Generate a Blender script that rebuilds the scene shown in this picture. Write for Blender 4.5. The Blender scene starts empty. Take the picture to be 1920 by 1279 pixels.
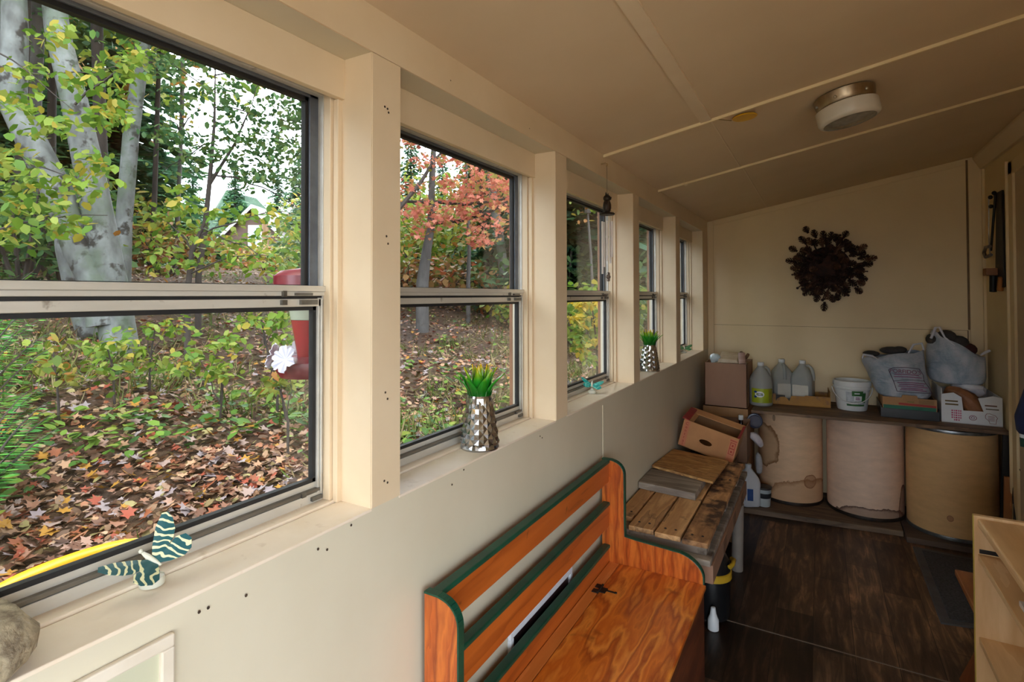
import bpy, math, random
import numpy as np
from mathutils import Vector, Matrix, Euler
R = math.radians
rnd = random.Random(7)
SC = bpy.context.scene
COL = SC.collection

# ---------------------------------------------------------------- camera model (metres, z up, y runs along the porch)
CAM = np.array([.8, 0, 1.496])
FPX, YAW, PITCH, ROLL, SHY = 1008.568, R(29.769193), R(.917212), R(-.1275167), -101.616
_f = np.array([-math.sin(YAW)*math.cos(PITCH), math.cos(YAW)*math.cos(PITCH), math.sin(PITCH)])
_r0 = np.array([math.cos(YAW), math.sin(YAW), 0.]); _u0 = np.cross(_r0, _f)
_r = _r0*math.cos(ROLL)+_u0*math.sin(ROLL); _u = -_r0*math.sin(ROLL)+_u0*math.cos(ROLL)
def ray(px, py): return _f+_r*(px-960)/FPX+_u*(639.5+SHY-py)/FPX
def P(px, py, ax, v):
    d = ray(px, py); i = 'xyz'.index(ax); return tuple(CAM+d*(v-CAM[i])/d[i])
def D(px, py, depth): return tuple(CAM+ray(px, py)*depth)

cam = bpy.data.objects.new('camera', bpy.data.cameras.new('camera')); COL.objects.link(cam)
M3 = Matrix((_r, _u, -_f)).transposed()
cam.matrix_world = Matrix.Translation(CAM) @ M3.to_4x4()
cam.data.sensor_width = 36; cam.data.lens = 36*FPX/1920; cam.data.shift_y = SHY/1920
cam.data.clip_start = .02; cam.data.clip_end = 300
SC.camera = cam

# ---------------------------------------------------------------- mesh builder
class MB:
    def __init__(s): s.v = []; s.f = []; s.mi = []
    def add(s, vs, fs, mat=0, M=None):
        o = len(s.v)
        if M is not None: vs = [tuple(M @ Vector(p)) for p in vs]
        s.v += [tuple(p) for p in vs]; s.f += [tuple(i+o for i in f) for f in fs]; s.mi += [mat]*len(fs); return s
    def box(s, x0, x1, y0, y1, z0, z1, mat=0, M=None):
        vs = [(x, y, z) for x in (x0, x1) for y in (y0, y1) for z in (z0, z1)]
        return s.add(vs, [(0,1,3,2),(4,6,7,5),(0,4,5,1),(2,3,7,6),(0,2,6,4),(1,5,7,3)], mat, M)
    def hexa(s, b, t, mat=0):  # four bottom, four top corners
        return s.add(list(b)+list(t), [(3,2,1,0),(4,5,6,7)]+[(i,(i+1)%4,(i+1)%4+4,i+4) for i in range(4)], mat)
    def prism(s, pts, a, b, ax='y', mat=0, M=None):
        n = len(pts)
        def q(p, t): return {'x':(t,p[0],p[1]),'y':(p[0],t,p[1]),'z':(p[0],p[1],t)}[ax]
        vs = [q(p,a) for p in pts]+[q(p,b) for p in pts]
        fs = [tuple(range(n)), tuple(range(2*n-1,n-1,-1))]+[(i,(i+1)%n+0,(i+1)%n+n,i+n)[::-1] for i in range(n)]
        return s.add(vs, fs, mat, M)
    def lathe(s, prof, n=32, c=(0,0,0), mat=0, M=None, cap0=True, cap1=True, wob=None):
        vs = []
        for (r, z) in prof:
            for k in range(n):
                a = 2*math.pi*k/n; rr = r*(1+(wob(a,z) if wob else 0))
                vs.append((c[0]+rr*math.cos(a), c[1]+rr*math.sin(a), c[2]+z))
        fs = [(j*n+k, j*n+(k+1)%n, (j+1)*n+(k+1)%n, (j+1)*n+k) for j in range(len(prof)-1) for k in range(n)]
        if cap0: fs.append(tuple(range(n-1,-1,-1)))
        if cap1: fs.append(tuple((len(prof)-1)*n+k for k in range(n)))
        return s.add(vs, fs, mat, M)
    def tube(s, pts, rad, n=8, mat=0, cap=True, M=None):
        pts = [Vector(p) for p in pts]
        if not hasattr(rad, '__len__'): rad = [rad]*len(pts)
        vs = []; up = None
        for i, p in enumerate(pts):
            t = (pts[min(i+1,len(pts)-1)]-pts[max(i-1,0)]).normalized()
            if up is None: up = t.orthogonal().normalized()
            else:
                up = up-t*up.dot(t)
                up = up.normalized() if up.length > 1e-6 else t.orthogonal().normalized()
            w = t.cross(up)
            for k in range(n):
                a = 2*math.pi*k/n; vs.append(tuple(p+(up*math.cos(a)+w*math.sin(a))*rad[i]))
        fs = [(j*n+k, j*n+(k+1)%n, (j+1)*n+(k+1)%n, (j+1)*n+k) for j in range(len(pts)-1) for k in range(n)]
        if cap: fs += [tuple(range(n-1,-1,-1)), tuple((len(pts)-1)*n+k for k in range(n))]
        return s.add(vs, fs, mat, M)
    def cyl(s, a, b, r, n=16, mat=0): return s.tube([a,b], r, n, mat)
    def ball(s, c, r, n=12, mat=0, sq=(1,1,1), M=None):
        m = max(4, n//2)
        prof = [(math.sin(math.pi*i/m)*1+1e-4, -math.cos(math.pi*i/m)) for i in range(m+1)]
        vs = [(c[0]+r*sq[0]*q*math.cos(2*math.pi*k/n), c[1]+r*sq[1]*q*math.sin(2*math.pi*k/n), c[2]+r*sq[2]*z) for q, z in prof for k in range(n)]
        fs = [(j*n+k, j*n+(k+1)%n, (j+1)*n+(k+1)%n, (j+1)*n+k) for j in range(m) for k in range(n)]
        return s.add(vs, fs, mat, M)
    def build(s, name, mats, parent=None, origin=None, bevel=0, smooth=None, seg=2, solid=0, sub=0):
        if not isinstance(mats, (list, tuple)): mats = [mats]
        A = np.array(s.v, dtype=float)
        if parent is not None: o = np.array(parent['_o'])
        elif origin is not None: o = np.array(origin)
        else:
            lo, hi = A.min(0), A.max(0); o = np.array([(lo[0]+hi[0])/2, (lo[1]+hi[1])/2, lo[2]])
        me = bpy.data.meshes.new(name); me.from_pydata((A-o).tolist(), [], s.f)
        for m in mats: me.materials.append(m)
        if len(mats) > 1: me.polygons.foreach_set('material_index', s.mi)
        return finish(name, me, parent, o, bevel, smooth, seg, solid, sub)

def finish(name, me, parent, o, bevel=0, smooth=None, seg=2, solid=0, sub=0):
    me.update()
    if smooth is not None:
        me.polygons.foreach_set('use_smooth', [True]*len(me.polygons))
        if smooth < 180: me.set_sharp_from_angle(angle=R(smooth))
    ob = bpy.data.objects.new(name, me); COL.objects.link(ob)
    if parent is None: ob.location = o; ob.matrix_world = Matrix.Translation(o)
    else: ob.parent = parent
    ob['_o'] = [float(x) for x in o]
    if solid:
        md = ob.modifiers.new('thick', 'SOLIDIFY'); md.thickness = solid; md.offset = 0
    if bevel:
        md = ob.modifiers.new('edge', 'BEVEL'); md.width = bevel; md.segments = seg; md.limit_method = 'ANGLE'; md.angle_limit = R(40)
    if sub:
        md = ob.modifiers.new('sub', 'SUBSURF'); md.levels = sub; md.render_levels = sub
    return ob

def thing(name, label, cat, loc=(0,0,0), group=None):
    o = bpy.data.objects.new(name, None); COL.objects.link(o); o.empty_display_size = .05
    o.location = loc; o.matrix_world = Matrix.Translation(loc); o['_o'] = [float(x) for x in loc]
    o['label'] = label; o['category'] = cat
    if group: o['group'] = group
    return o
def tag(o, label, cat, group=None, kind=None):
    o['label'] = label; o['category'] = cat
    if group: o['group'] = group
    if kind: o['kind'] = kind
    return o
def struct(o, label=None, cat=None):
    o['kind'] = 'structure'
    if label: o['label'] = label; o['category'] = cat
    return o

def lettering(body, size, M, m, parent, name='lettering', depth=.0003, align='CENTER'):
    cu = bpy.data.curves.new(name, 'FONT'); cu.body = body; cu.size = size; cu.align_x = align; cu.align_y = 'CENTER'; cu.extrude = depth
    t = bpy.data.objects.new(name, cu); COL.objects.link(t)
    dg = bpy.context.evaluated_depsgraph_get(); dg.update()
    me = bpy.data.meshes.new_from_object(t.evaluated_get(dg)); bpy.data.objects.remove(t); bpy.data.curves.remove(cu)
    o = np.array(parent['_o']); me.transform(Matrix.Translation(-Vector(o)) @ M); me.materials.clear(); me.materials.append(m)
    return finish(name, me, parent, o)
def frame3(o, ux, uy):  # matrix from an origin and two in-plane directions
    ux = Vector(ux).normalized(); uy = Vector(uy); uz = ux.cross(uy).normalized(); uy = uz.cross(ux)
    M = Matrix((ux, uy, uz)).transposed().to_4x4(); M.translation = Vector(o); return M

# ---------------------------------------------------------------- materials
def lin(c):
    if max(c) > 1: c = [x/255 for x in c]
    return tuple((x/12.92 if x <= .04045 else ((x+.055)/1.055)**2.4) for x in c[:3])+(1,)
class NT:
    def __init__(s, name):
        s.m = bpy.data.materials.new(name); s.m.use_nodes = True; s.t = s.m.node_tree; s.t.nodes.clear()
        s.out = s.n('OutputMaterial')
    def n(s, ty, **kw):
        nd = s.t.nodes.new('ShaderNode'+ty)
        for k, v in kw.items():
            if k.startswith('i_'):
                key = k[2:]; key = int(key) if key.isdigit() else key.replace('_', ' ')
                nd.inputs[key].default_value = v
            else: setattr(nd, k, v)
        return nd
    def l(s, a, ao, b, bi): s.t.links.new(a.outputs[ao], b.inputs[bi])
    def coord(s, sc=(1,1,1), rot=(0,0,0), loc=(0,0,0)):
        tc = s.n('TexCoord'); mp = s.n('Mapping'); mp.inputs['Scale'].default_value = sc; mp.inputs['Rotation'].default_value = rot; mp.inputs['Location'].default_value = loc
        s.l(tc, 'Object', mp, 'Vector'); return mp
    def noise(s, co, scale, detail=5, rough=.6, dist=0):
        nd = s.n('TexNoise', i_Scale=scale, i_Detail=detail, i_Roughness=rough, i_Distortion=dist); s.l(co, 0, nd, 'Vector'); return nd
    def ramp(s, src, so, stops, interp='LINEAR'):
        rp = s.n('ValToRGB'); rp.color_ramp.interpolation = interp
        e = rp.color_ramp.elements
        while len(e) < len(stops): e.new(.5)
        for q, (p, c) in zip(e, stops): q.position = p; q.color = c
        s.l(src, so, rp, 'Fac'); return rp
    def mix(s, fac, fo, a, ao, b, bo, blend='MIX'):
        mx = s.n('Mix', data_type='RGBA', blend_type=blend)
        for src, o, idx in ((fac,fo,0),(a,ao,6),(b,bo,7)):
            if src is None or isinstance(src, (int,float)): mx.inputs[idx].default_value = 1 if src is None else src
            elif isinstance(src, tuple): mx.inputs[idx].default_value = src
            else: s.l(src, o, mx, idx)
        return mx
    def bsdf(s, **kw):
        b = s.n('BsdfPrincipled', **kw); s.l(b, 0, s.out, 'Surface'); return b
    def bump(s, src, so, b, strength=.2, dist=.005):
        bp = s.n('Bump', i_Strength=strength, i_Distance=dist); s.l(src, so, bp, 'Height'); s.l(bp, 0, b, 'Normal')
BK = (0,0,0,1); WH = (1,1,1,1)
def mk(name, c1, c2=None, scale=6, stretch=(1,1,1), detail=5, rough=.6, metal=0, bump=0, bdist=.004, lo=.35, hi=.65, spots=(), spec=.5, alpha=None, trans=0, dist=0):
    """noise-mottled principled material; spots = (colour, scale, lo, hi[, strength]) blotches of wear or stain"""
    t = NT(name); b = t.bsdf(i_Roughness=rough, i_Metallic=metal); b.inputs['Specular IOR Level'].default_value = spec
    co = t.coord(stretch); nz = t.noise(co, scale, detail, dist=dist)
    c1 = lin(c1); c2 = lin(c2) if c2 else tuple(x*.88 for x in c1[:3])+(1,)
    cur = t.ramp(nz, 0, [(lo,c1),(hi,c2)]); k = 0
    for sp in spots:
        k += 1; cs = t.coord((1,1,1), loc=(k*3.1,k*1.7,k*2.3)); ns = t.noise(cs, sp[1], 4); st = sp[4] if len(sp) > 4 else 1
        fr = t.ramp(ns, 0, [(sp[2],BK),(sp[3],(st,st,st,1))]); cur2 = t.mix(fr, 0, cur, 2 if k > 1 else 0, lin(sp[0]), None); cur = cur2
    t.l(cur, 2 if k else 0, b, 'Base Color')
    if bump: t.bump(nz, 0, b, bump, bdist)
    if trans: b.inputs['Transmission Weight'].default_value = trans
    if alpha is not None: b.inputs['Alpha'].default_value = alpha
    return t.m
def wood(name, cols, ring=9, stretch=(1,1,1), rough=.5, bump=.15, dist=4, coat=0, knots=None, spots=(), nscale=2.5):
    """grain: a distorted band pattern through a colour ramp; stretch squeezes it along the grain"""
    t = NT(name); b = t.bsdf(i_Roughness=rough); b.inputs['Coat Weight'].default_value = coat; b.inputs['Coat Roughness'].default_value = .15
    co = t.coord(stretch); nz = t.noise(co, nscale, 4, .55)
    mul = t.n('Math', operation='MULTIPLY', i_1=ring); t.l(nz, 0, mul, 0); sn = t.n('Math', operation='FRACT'); t.l(mul, 0, sn, 0)
    fine = t.noise(t.coord(tuple(q*9 for q in stretch)), 6, 6, .7)
    mx = t.n('Math', operation='MULTIPLY_ADD', i_1=.35, i_2=-.17); t.l(fine, 0, mx, 0)
    ad = t.n('Math', operation='ADD'); t.l(sn, 0, ad, 0); t.l(mx, 0, ad, 1)
    n = len(cols); cur = t.ramp(ad, 0, [(i/(n-1), lin(c)) for i, c in enumerate(cols)]); so = 0
    for k, sp in enumerate(spots):
        ns = t.noise(t.coord((1,1,1), loc=(k*3.1+1,k*1.7,k*2.3)), sp[1], 4); fr = t.ramp(ns, 0, [(sp[2],BK),(sp[3],WH)])
        cur = t.mix(fr, 0, cur, so, lin(sp[0]), None); so = 2
    t.l(cur, so, b, 'Base Color'); t.bump(fine, 0, b, bump, .002)
    return t.m
def leafmat(name, cols, trans=.35, rough=.55, k=.55):
    t = NT(name); g = t.n('NewGeometry'); n = len(cols)
    rp = t.ramp(g, 'Random Per Island', [(i/n, tuple(v*k for v in lin(c)[:3])+(1,)) for i, c in enumerate(cols)], 'CONSTANT')
    df = t.n('BsdfPrincipled', i_Roughness=rough); df.inputs['Specular IOR Level'].default_value = .3; tr = t.n('BsdfTranslucent'); t.l(rp, 0, df, 'Base Color'); t.l(rp, 0, tr, 'Color')
    mx = t.n('MixShader', i_0=trans); t.l(df, 0, mx, 1); t.l(tr, 0, mx, 2); t.l(mx, 0, t.out, 'Surface'); return t.m
def paneglass(name, tint=(1,1,1,1), refl=1.0):
    t = NT(name); tr = t.n('BsdfTransparent'); tr.inputs[0].default_value = tint; gl = t.n('BsdfGlossy', i_Roughness=.02)
    lw = t.n('LayerWeight', i_Blend=.5); pw = t.n('Math', operation='POWER', i_1=5.); t.l(lw, 'Facing', pw, 0); mu = t.n('Math', operation='MULTIPLY_ADD', i_1=.85*refl, i_2=.035*refl); t.l(pw, 0, mu, 0)
    mx = t.n('MixShader'); t.l(mu, 0, mx, 0); t.l(tr, 0, mx, 1); t.l(gl, 0, mx, 2); t.l(mx, 0, t.out, 'Surface'); return t.m

# ---------------------------------------------------------------- scatter of small leaf shapes as one mesh
LEAF = ([(0,0,0),(.3,.28,.06),(.26,.68,.05),(0,1,0),(-.26,.68,.05),(-.3,.28,.06)], [(0,1,2,3),(0,3,4,5)])
MAPLE = ([(0,0,0),(.16,.2,.03),(.5,.12,.1),(.36,.42,.06),(.48,.72,.1),(.2,.62,.03),(0,1,.02),(-.2,.62,.03),(-.48,.72,.1),(-.36,.42,.06),(-.5,.12,.1),(-.16,.2,.03)],
         [(0,1,2,3,4,5,6),(0,6,7,8,9,10,11)])
BLADE = ([(-.03,0,0),(.03,0,0),(.022,.6,.03),(0,1,.12),(-.022,.6,.03)], [(0,1,2,3,4)])
NEEDLE = ([(-.07,0,0),(.07,0,0),(.05,.8,0),(-.05,.8,0)], [(0,1,2,3)])
def scatter(tmpl, pos, size, az, tilt, roll):
    """arrays: position, size, heading, pitch of the leaf axis above level, roll about it"""
    V = np.array(tmpl[0]); n = len(pos); pos = np.asarray(pos); size = np.broadcast_to(size, n)
    ca, sa, ct, st, cr, sr = np.cos(az), np.sin(az), np.cos(tilt), np.sin(tilt), np.cos(roll), np.sin(roll)
    Y = np.stack([ca*ct, sa*ct, st], 1); X0 = np.stack([sa, -ca, np.zeros(n)], 1); Z0 = np.cross(X0, Y)
    X = X0*cr[:,None]+Z0*sr[:,None]; Z = -X0*sr[:,None]+Z0*cr[:,None]
    W = (V[None,:,0,None]*X[:,None]+V[None,:,1,None]*Y[:,None]+V[None,:,2,None]*Z[:,None])*size[:,None,None]+pos[:,None]
    return W.reshape(-1,3), len(V), tmpl[1], n
def leafobj(name, sc, m, parent=None, origin=None):
    W, k, F, n = sc
    o = np.array(parent['_o']) if parent is not None else np.array(origin if origin is not None else (W.min(0)+W.max(0))/2*[1,1,0]+[0,0,W[:,2].min()])
    me = bpy.data.meshes.new(name); me.vertices.add(len(W)); me.vertices.foreach_set('co', (W-o).astype(np.float32).ravel())
    base = np.concatenate([np.array(f) for f in F]); lens = np.array([len(f) for f in F])
    loops = (base[None]+np.arange(n)[:,None]*k).ravel(); lt = np.tile(lens, n); ls = np.concatenate([[0], np.cumsum(lt)[:-1]])
    me.loops.add(len(loops)); me.loops.foreach_set('vertex_index', loops.astype(np.int32))
    me.polygons.add(len(lt)); me.polygons.foreach_set('loop_start', ls.astype(np.int32)); me.polygons.foreach_set('loop_total', lt.astype(np.int32))
    me.update(calc_edges=True); me.validate(); me.materials.append(m)
    return finish(name, me, parent, o)
# ================================================================ materials of the room
cream = mk('cream_paint', (226,205,174), (219,196,163), 3, rough=.45, bump=.06, bdist=.002, spots=[((196,172,140), 9, .70, .80, .5)])
cream_low = mk('cream_wall_paint', (212,203,181), (206,196,173), 2.2, rough=.5, bump=.05, bdist=.002, spots=[((120,100,80), 40, .80, .83, .7)])
cream_back = mk('yellowed_cream_paint', (228,206,164), (221,198,155), 2, rough=.5, bump=.05, bdist=.002)
ceil_m = mk('ceiling_paint', (222,200,170), (214,191,160), 1.6, rough=.55, bump=.05, bdist=.002)
batten_m = mk('batten_paint', (238,220,180), (228,208,165), 4, rough=.4)
sill_m = mk('sill_paint', (236,222,204), (226,208,184), 5, rough=.5, bump=.1, bdist=.002, spots=[((190,165,135), 14, .62, .72, .6), ((120,98,75), 55, .74, .78, .7)])
alu = mk('window_aluminium', (216,212,202), (196,190,178), 12, stretch=(1,.2,1), rough=.42, metal=.35, spots=[((110,92,70), 30, .66, .75, .7)])
alu_grey = mk('grey_aluminium', (120,126,134), (96,100,108), 10, rough=.4, metal=.6)
outer_m = mk('brown_outer_casing', (150,104,76), (128,88,64), 8, rough=.7)
alu_dull = mk('dull_aluminium', (128,122,112), (98,92,84), 14, stretch=(1,.2,1), rough=.45, metal=.5)
rubber = mk('black_gasket', (22,22,24), (32,30,30), 20, rough=.6)
glassm = paneglass('window_glass', (.97,.985,.98,1))
dirtgap = mk('dark_gap', (70,52,38), (45,34,26), 30, rough=.9)

ZS, ZH, ZC, SL = 1.0614, 2.0005, 2.0946, .1877     # sill, header underside, ceiling at the window wall, ceiling slope
YB, XR, YF = 4.631, 1.75, -2.6                     # back wall, right wall, wall behind the camera
WT = .17                                            # window wall thickness
OPEN = [(.012,.816),(.901,1.701),(1.796,2.602),(2.700,3.508),(3.620,4.418)]

# ---------------------------------------------------------------- floor: dark vinyl planks running along the porch
t = NT('dark_plank_vinyl'); b = t.bsdf(i_Roughness=.38); b.inputs['Specular IOR Level'].default_value = .35
co = t.coord(rot=(0,0,R(90)))
br = t.n('TexBrick', i_Scale=1, offset=.37, offset_frequency=2); br.inputs['Brick Width'].default_value = .66; br.inputs['Row Height'].default_value = .152
br.inputs['Mortar Size'].default_value = .0012; br.inputs['Mortar Smooth'].default_value = 0; br.inputs['Bias'].default_value = 0
br.inputs['Color1'].default_value = lin((66,54,47)); br.inputs['Color2'].default_value = lin((178,152,130)); br.inputs['Mortar'].default_value = lin((26,20,17))
t.l(co,0,br,0)
g1 = t.noise(t.coord((9,1.1,1)), 3.2, 7, .65, .6); r1 = t.ramp(g1,0,[(.28,lin((34,27,24))),(.5,lin((122,108,98))),(.72,lin((232,210,190)))])
m1 = t.mix(.9,None,br,0,r1,0,'OVERLAY')
g2 = t.noise(t.coord((1,.6,1)), 2.4, 5, .6, .8); r2 = t.ramp(g2,0,[(.34,lin((84,76,72))),(.60,lin((246,236,224)))])
m2 = t.mix(.75,None,m1,2,r2,0,'MULTIPLY'); t.l(m2,2,b,'Base Color'); t.bump(g1,0,b,.06,.001)
floor_m = t.m
struct(MB().box(-.05,XR+.1,YF,YB+.1,-.06,0).build('floor', floor_m, origin=(0,0,0)), 'dark brown wood plank vinyl floor of the porch', 'floor')
struct(MB().box(.25,1.62,2.655,2.662,0,.0012).build('trim_9', mk('floor_seam',(128,112,98),(104,92,80),20), origin=(0,0,0)), 'thin pale seam line across the vinyl floor planks', 'floor seam')

# ---------------------------------------------------------------- window wall
wl = MB()
wl.box(-WT,0,YF,YB,-.4,ZS-.0062)                                # below the sills
wl.box(-WT,0,YF,YB,ZH,ZC+.02)                                  # header band
ys = [YF,-1.9,-.12]+[v for o in OPEN for v in o]+[YB]
wl.box(-WT,0,YF,-1.62,ZS-.0062,ZH)                              # posts between the openings
wl.box(-WT,0,-.80,-.72,ZS-.0062,ZH)
for a, c in [(-.076,OPEN[0][0])]+[(OPEN[i][1],OPEN[i+1][0]) for i in range(4)]+[(OPEN[4][1],YB)]:
    wl.box(-WT,0,a,c,ZS-.0062,ZH)
wall_left = struct(wl.build('wall_left', [cream_low], origin=(0,0,0)), 'cream painted window wall with square posts and header', 'wall')
# faces of header and posts are boards of their own, a hair proud of the wall board below
tb = MB(); tb.box(0,.004,YF,YB,ZH,ZC+.001)
for a, c in [(-.076,OPEN[0][0])]+[(OPEN[i][1],OPEN[i+1][0]) for i in range(4)]+[(OPEN[4][1],YB)]:
    tb.box(0,.003,a,c,ZS,ZH-.0008); tb.box(-.098,.0005,a-.0012,a,ZS,ZH) ; tb.box(-.098,.0005,c,c+.0012,ZS,ZH)
struct(tb.build('trim_1', cream, origin=(0,0,ZS), bevel=.0015), 'cream boards facing the window posts and header', 'trim')
struct(MB().box(-.001,.0025,2.164,2.170,.05,ZS-.03).build('trim_2', cream_low, origin=(0,2.167,0)), 'thin vertical seam strip on the wall below the windows', 'trim')
# nail holes and scuffs in the paint of the boards
nh = MB()
for q in [(722,200),(727,204),(729,211),(725,443),(728,457),(723,736),(727,748),(721,902),(727,905),(1013,818),(1017,821),(870,881),(848,909),(845,151),(993,241),(374,1148),(391,1140),(597,1030),(614,1031),(659,985),(462,1117),(1180,250),(1090,395),(1091,690)]:
    p = P(*q,'x',.004); nh.ball((.0035,p[1],p[2]),.0026,6,sq=(.35,1,1))
struct(nh.build('trim_3', dirtgap, origin=(0,1,1)), 'small dark nail holes in the painted boards', 'nail holes')

def window(i, y0, y1, sill=True):
    nm = 'window_%d' % i
    root = thing(nm, '', 'window', (-.1,(y0+y1)/2,ZS)); del root['category']; del root['label']; root['kind'] = 'structure'
    # painted wood: sill in two boards, valance, jamb stops
    s = MB(); s.box(-.089,.0022,y0-.001,y1+.001,ZS-.006,ZS); s.box(-.125,-.092,y0,y1,ZS-.03,ZS+.004); s.build('sill', sill_m, root, bevel=.0015)
    s = MB(); s.box(-.093,-.076,y0,y1,1.915,ZH); s.build('valance', cream, root, bevel=.0015)
    s = MB()
    for y, d in ((y0,1),(y1,-1)):
        a, c = sorted((y, y+d*.013)); s.box(-.098,-.084,a,c,ZS,1.915)
        a, c = sorted((y, y+d*.020)); s.box(-.120,-.099,a,c,ZS+.004,1.93)
    s.build('stop', cream, root, bevel=.0015)
    s = MB(); s.box(-.184,-.1702,y0-.04,y0+.002,1.02,1.99); s.box(-.184,-.1702,y1-.002,y1+.04,1.02,1.99); s.box(-.184,-.1702,y0+.002,y1-.002,1.945,1.99); s.box(-.195,-.1702,y0+.002,y1-.002,1.02,1.064)
    if i == 1: s.box(-.1702,-.156,y1-.0015,y1+.001,1.064,1.945)
    s.build('outer_casing', outer_m, root, bevel=.002)
    A, B = y0+.004, y1-.004
    f = MB(); z0, zt, zm = 1.068, 1.945, 1.497
    f.box(-.155,-.121,A,A+.016,z0,zt); f.box(-.155,-.121,B-.016,B,z0,zt); f.box(-.155,-.121,A,B,zt-.02,zt); f.box(-.155,-.121,A,B,z0-.004,z0+.016)
    f.box(-.124,-.117,A,A+.008,z0,zt); f.box(-.124,-.117,B-.008,B,z0,zt)
    fr = f.build('window_frame', alu, root, bevel=.001)
    # upper sash: set back, grey side channels, pale meeting rail in two steps
    a, c = A+.016, B-.016
    u = MB(); u.box(-.158,-.136,a,a+.022,zm,zt-.02); u.box(-.158,-.136,c-.022,c,zm,zt-.02); u.box(-.158,-.136,a,c,1.918,zt-.02)
    us = u.build('upper_sash', alu_grey, root, bevel=.0012)
    mr = MB(); mr.box(-.150,-.112,a-.006,c+.006,1.505,1.517); mr.box(-.145,-.116,a-.004,c+.004,1.496,1.505); mr.build('meeting_rail', alu, us, bevel=.0012)
    g = MB(); w = .008
    for (p, q, zz0, zz1, xx) in ((a+.022,c-.022,1.517,1.918,-.148),(a+.012,c-.012,1.105,1.474,-.134)):
        g.box(xx-.006,xx+.007,p,p+w,zz0,zz1); g.box(xx-.006,xx+.007,q-w,q,zz0,zz1); g.box(xx-.006,xx+.007,p,q,zz1-w,zz1) ; 
        g.box(xx-.006,xx+.007,p,q,zz0,zz0+(w if zz0<1.2 else .002))
    MB().box(-.149,-.146,a+.022,c-.022,1.51,1.918).build('pane', glassm, us)
    # lower sash
    l = MB(); l.box(-.142,-.120,a,a+.012,z0+.014,1.492); l.box(-.142,-.120,c-.012,c,z0+.014,1.492); l.box(-.142,-.120,a,c,1.474,1.490); l.box(-.142,-.128,a,c,z0+.012,1.105)
    l.box(-.119,-.115,c-.008,c-.004,z0+.016,1.49)
    ls = l.build('lower_sash', alu, root, bevel=.0012)
    b_ = MB(); b_.box(-.129,-.119,a+.001,c-.001,z0+.018,1.093); b_.build('bottom_rail', alu_dull, ls, bevel=.001)
    MB().box(-.135,-.132,a+.012,c-.012,1.1,1.476).build('pane', glassm, ls)
    g.box(-.146,-.124,a,c,1.490,1.4965)
    g.build('gasket', rubber, root)
    h = MB(); h.box(-.12,-.109,c-.075,c-.035,1.497,1.502); h.box(-.116,-.108,c-.105,c-.098,1.494,1.506); h.box(-.122,-.112,c-.105,c-.094,1.478,1.488); h.box(-.122,-.112,c-.06,c-.02,1.478,1.488)
    h.box(-.120,-.1145,c-.055,c-.045,z0+.017,z0+.026); h.box(-.121,-.1145,c-.03,c-.004,z0+.002,z0+.010)
    h.build('latch', mk('latch_metal_%d'%i,(120,118,112),(90,84,76),20,rough=.5,metal=.6), root)
    return root
for i, (a, c) in enumerate(OPEN): window(i+1, a, c)
window(6, -.72, -.076); window(7, -1.62, -.80)

# ---------------------------------------------------------------- back wall, right wall, front wall, ceiling
def cz(x): return ZC+SL*x
struct(MB().prism([(-WT,-.4),(XR+.1,-.4),(XR+.1,cz(XR+.1)),(-WT,cz(-WT))], YB, YB+.1, 'y').build('wall_back', cream_back, origin=(0,YB,0)), 'yellowed cream end wall with a panel seam', 'wall')
tr = MB(); tr.box(0.004,.05,YB-.010,YB,.0,cz(.0)); tr.prism([(.05,cz(.05)-.042),(1.655,cz(1.655)-.042),(1.655,cz(1.655)),(.05,cz(.05))],YB-.008,YB,'y')
tr.box(1.668,1.735,YB-.012,YB,0,cz(1.668)-.015)
tr.box(1.735,1.752,YB-.022,YB,0,cz(1.735)-.03)
struct(tr.build('trim_4', cream_back, origin=(.8,YB,0), bevel=.002), 'cream trim boards edging the end wall', 'trim')
se = MB(); se.box(.05,1.656,YB-.0016,YB,1.2545,1.2565); se.box(1.654,1.659,YB-.003,YB,.7,1.256); se.box(1.657,1.668,YB-.004,YB,1.26,cz(1.657)-.01)  # panel joints as thin dark brown strips
struct(se.build('trim_5', mk('dark_seam',(120,92,58),(105,80,50),20), origin=(.8,YB,1.25)), 'dark panel seams in the end wall', 'panel seam')

wr = MB(); PD = (-2.4,.2)      # unseen glazed door opening behind the camera, added and sized to light the room
wr.box(XR,XR+.1,YF,PD[0],-.4,cz(XR)+.02); wr.box(XR,XR+.1,PD[1],YB,-.4,cz(XR)+.02); wr.box(XR,XR+.1,PD[0],PD[1],2.12,cz(XR)+.02); wr.box(XR,XR+.1,PD[0],PD[1],-.4,.0)
struct(wr.build('wall_right', cream_back, origin=(XR,0,0)), 'cream house-side wall of the porch', 'wall')
cw = MB(); cw.prism([(XR-.022,cz(XR)-.10),(XR,cz(XR)-.10),(XR,cz(XR)),(XR-.06,cz(XR)-.012),(XR-.06,cz(XR)-.03)],YF,YB-.02,'y')
struct(cw.build('trim_6', ceil_m, origin=(XR,0,2.3), bevel=.002), 'cream moulding between house wall and ceiling', 'trim')
dc = thing('door_1','','door',(XR,3.55,0)); del dc['category']; del dc['label']; dc['kind']='structure'
d = MB(); d.box(XR-.018,XR,3.96,4.035,0,2.24); d.box(XR-.018,XR,3.06,3.135,0,2.24); d.box(XR-.018,XR,3.06,4.035,2.17,2.245); d.box(XR-.03,XR,4.035,4.047,0,2.25)
d.build('casing', cream_back, dc, bevel=.003)
d = MB(); d.box(XR-.006,XR-.0005,3.135,3.96,.01,2.17)
for z0,z1 in ((.12,.95),(1.08,2.05)):
    for y0,y1 in ((3.22,3.52),(3.58,3.88)): d.box(XR-.011,XR-.006,y0,y1,z0,z1)
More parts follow.
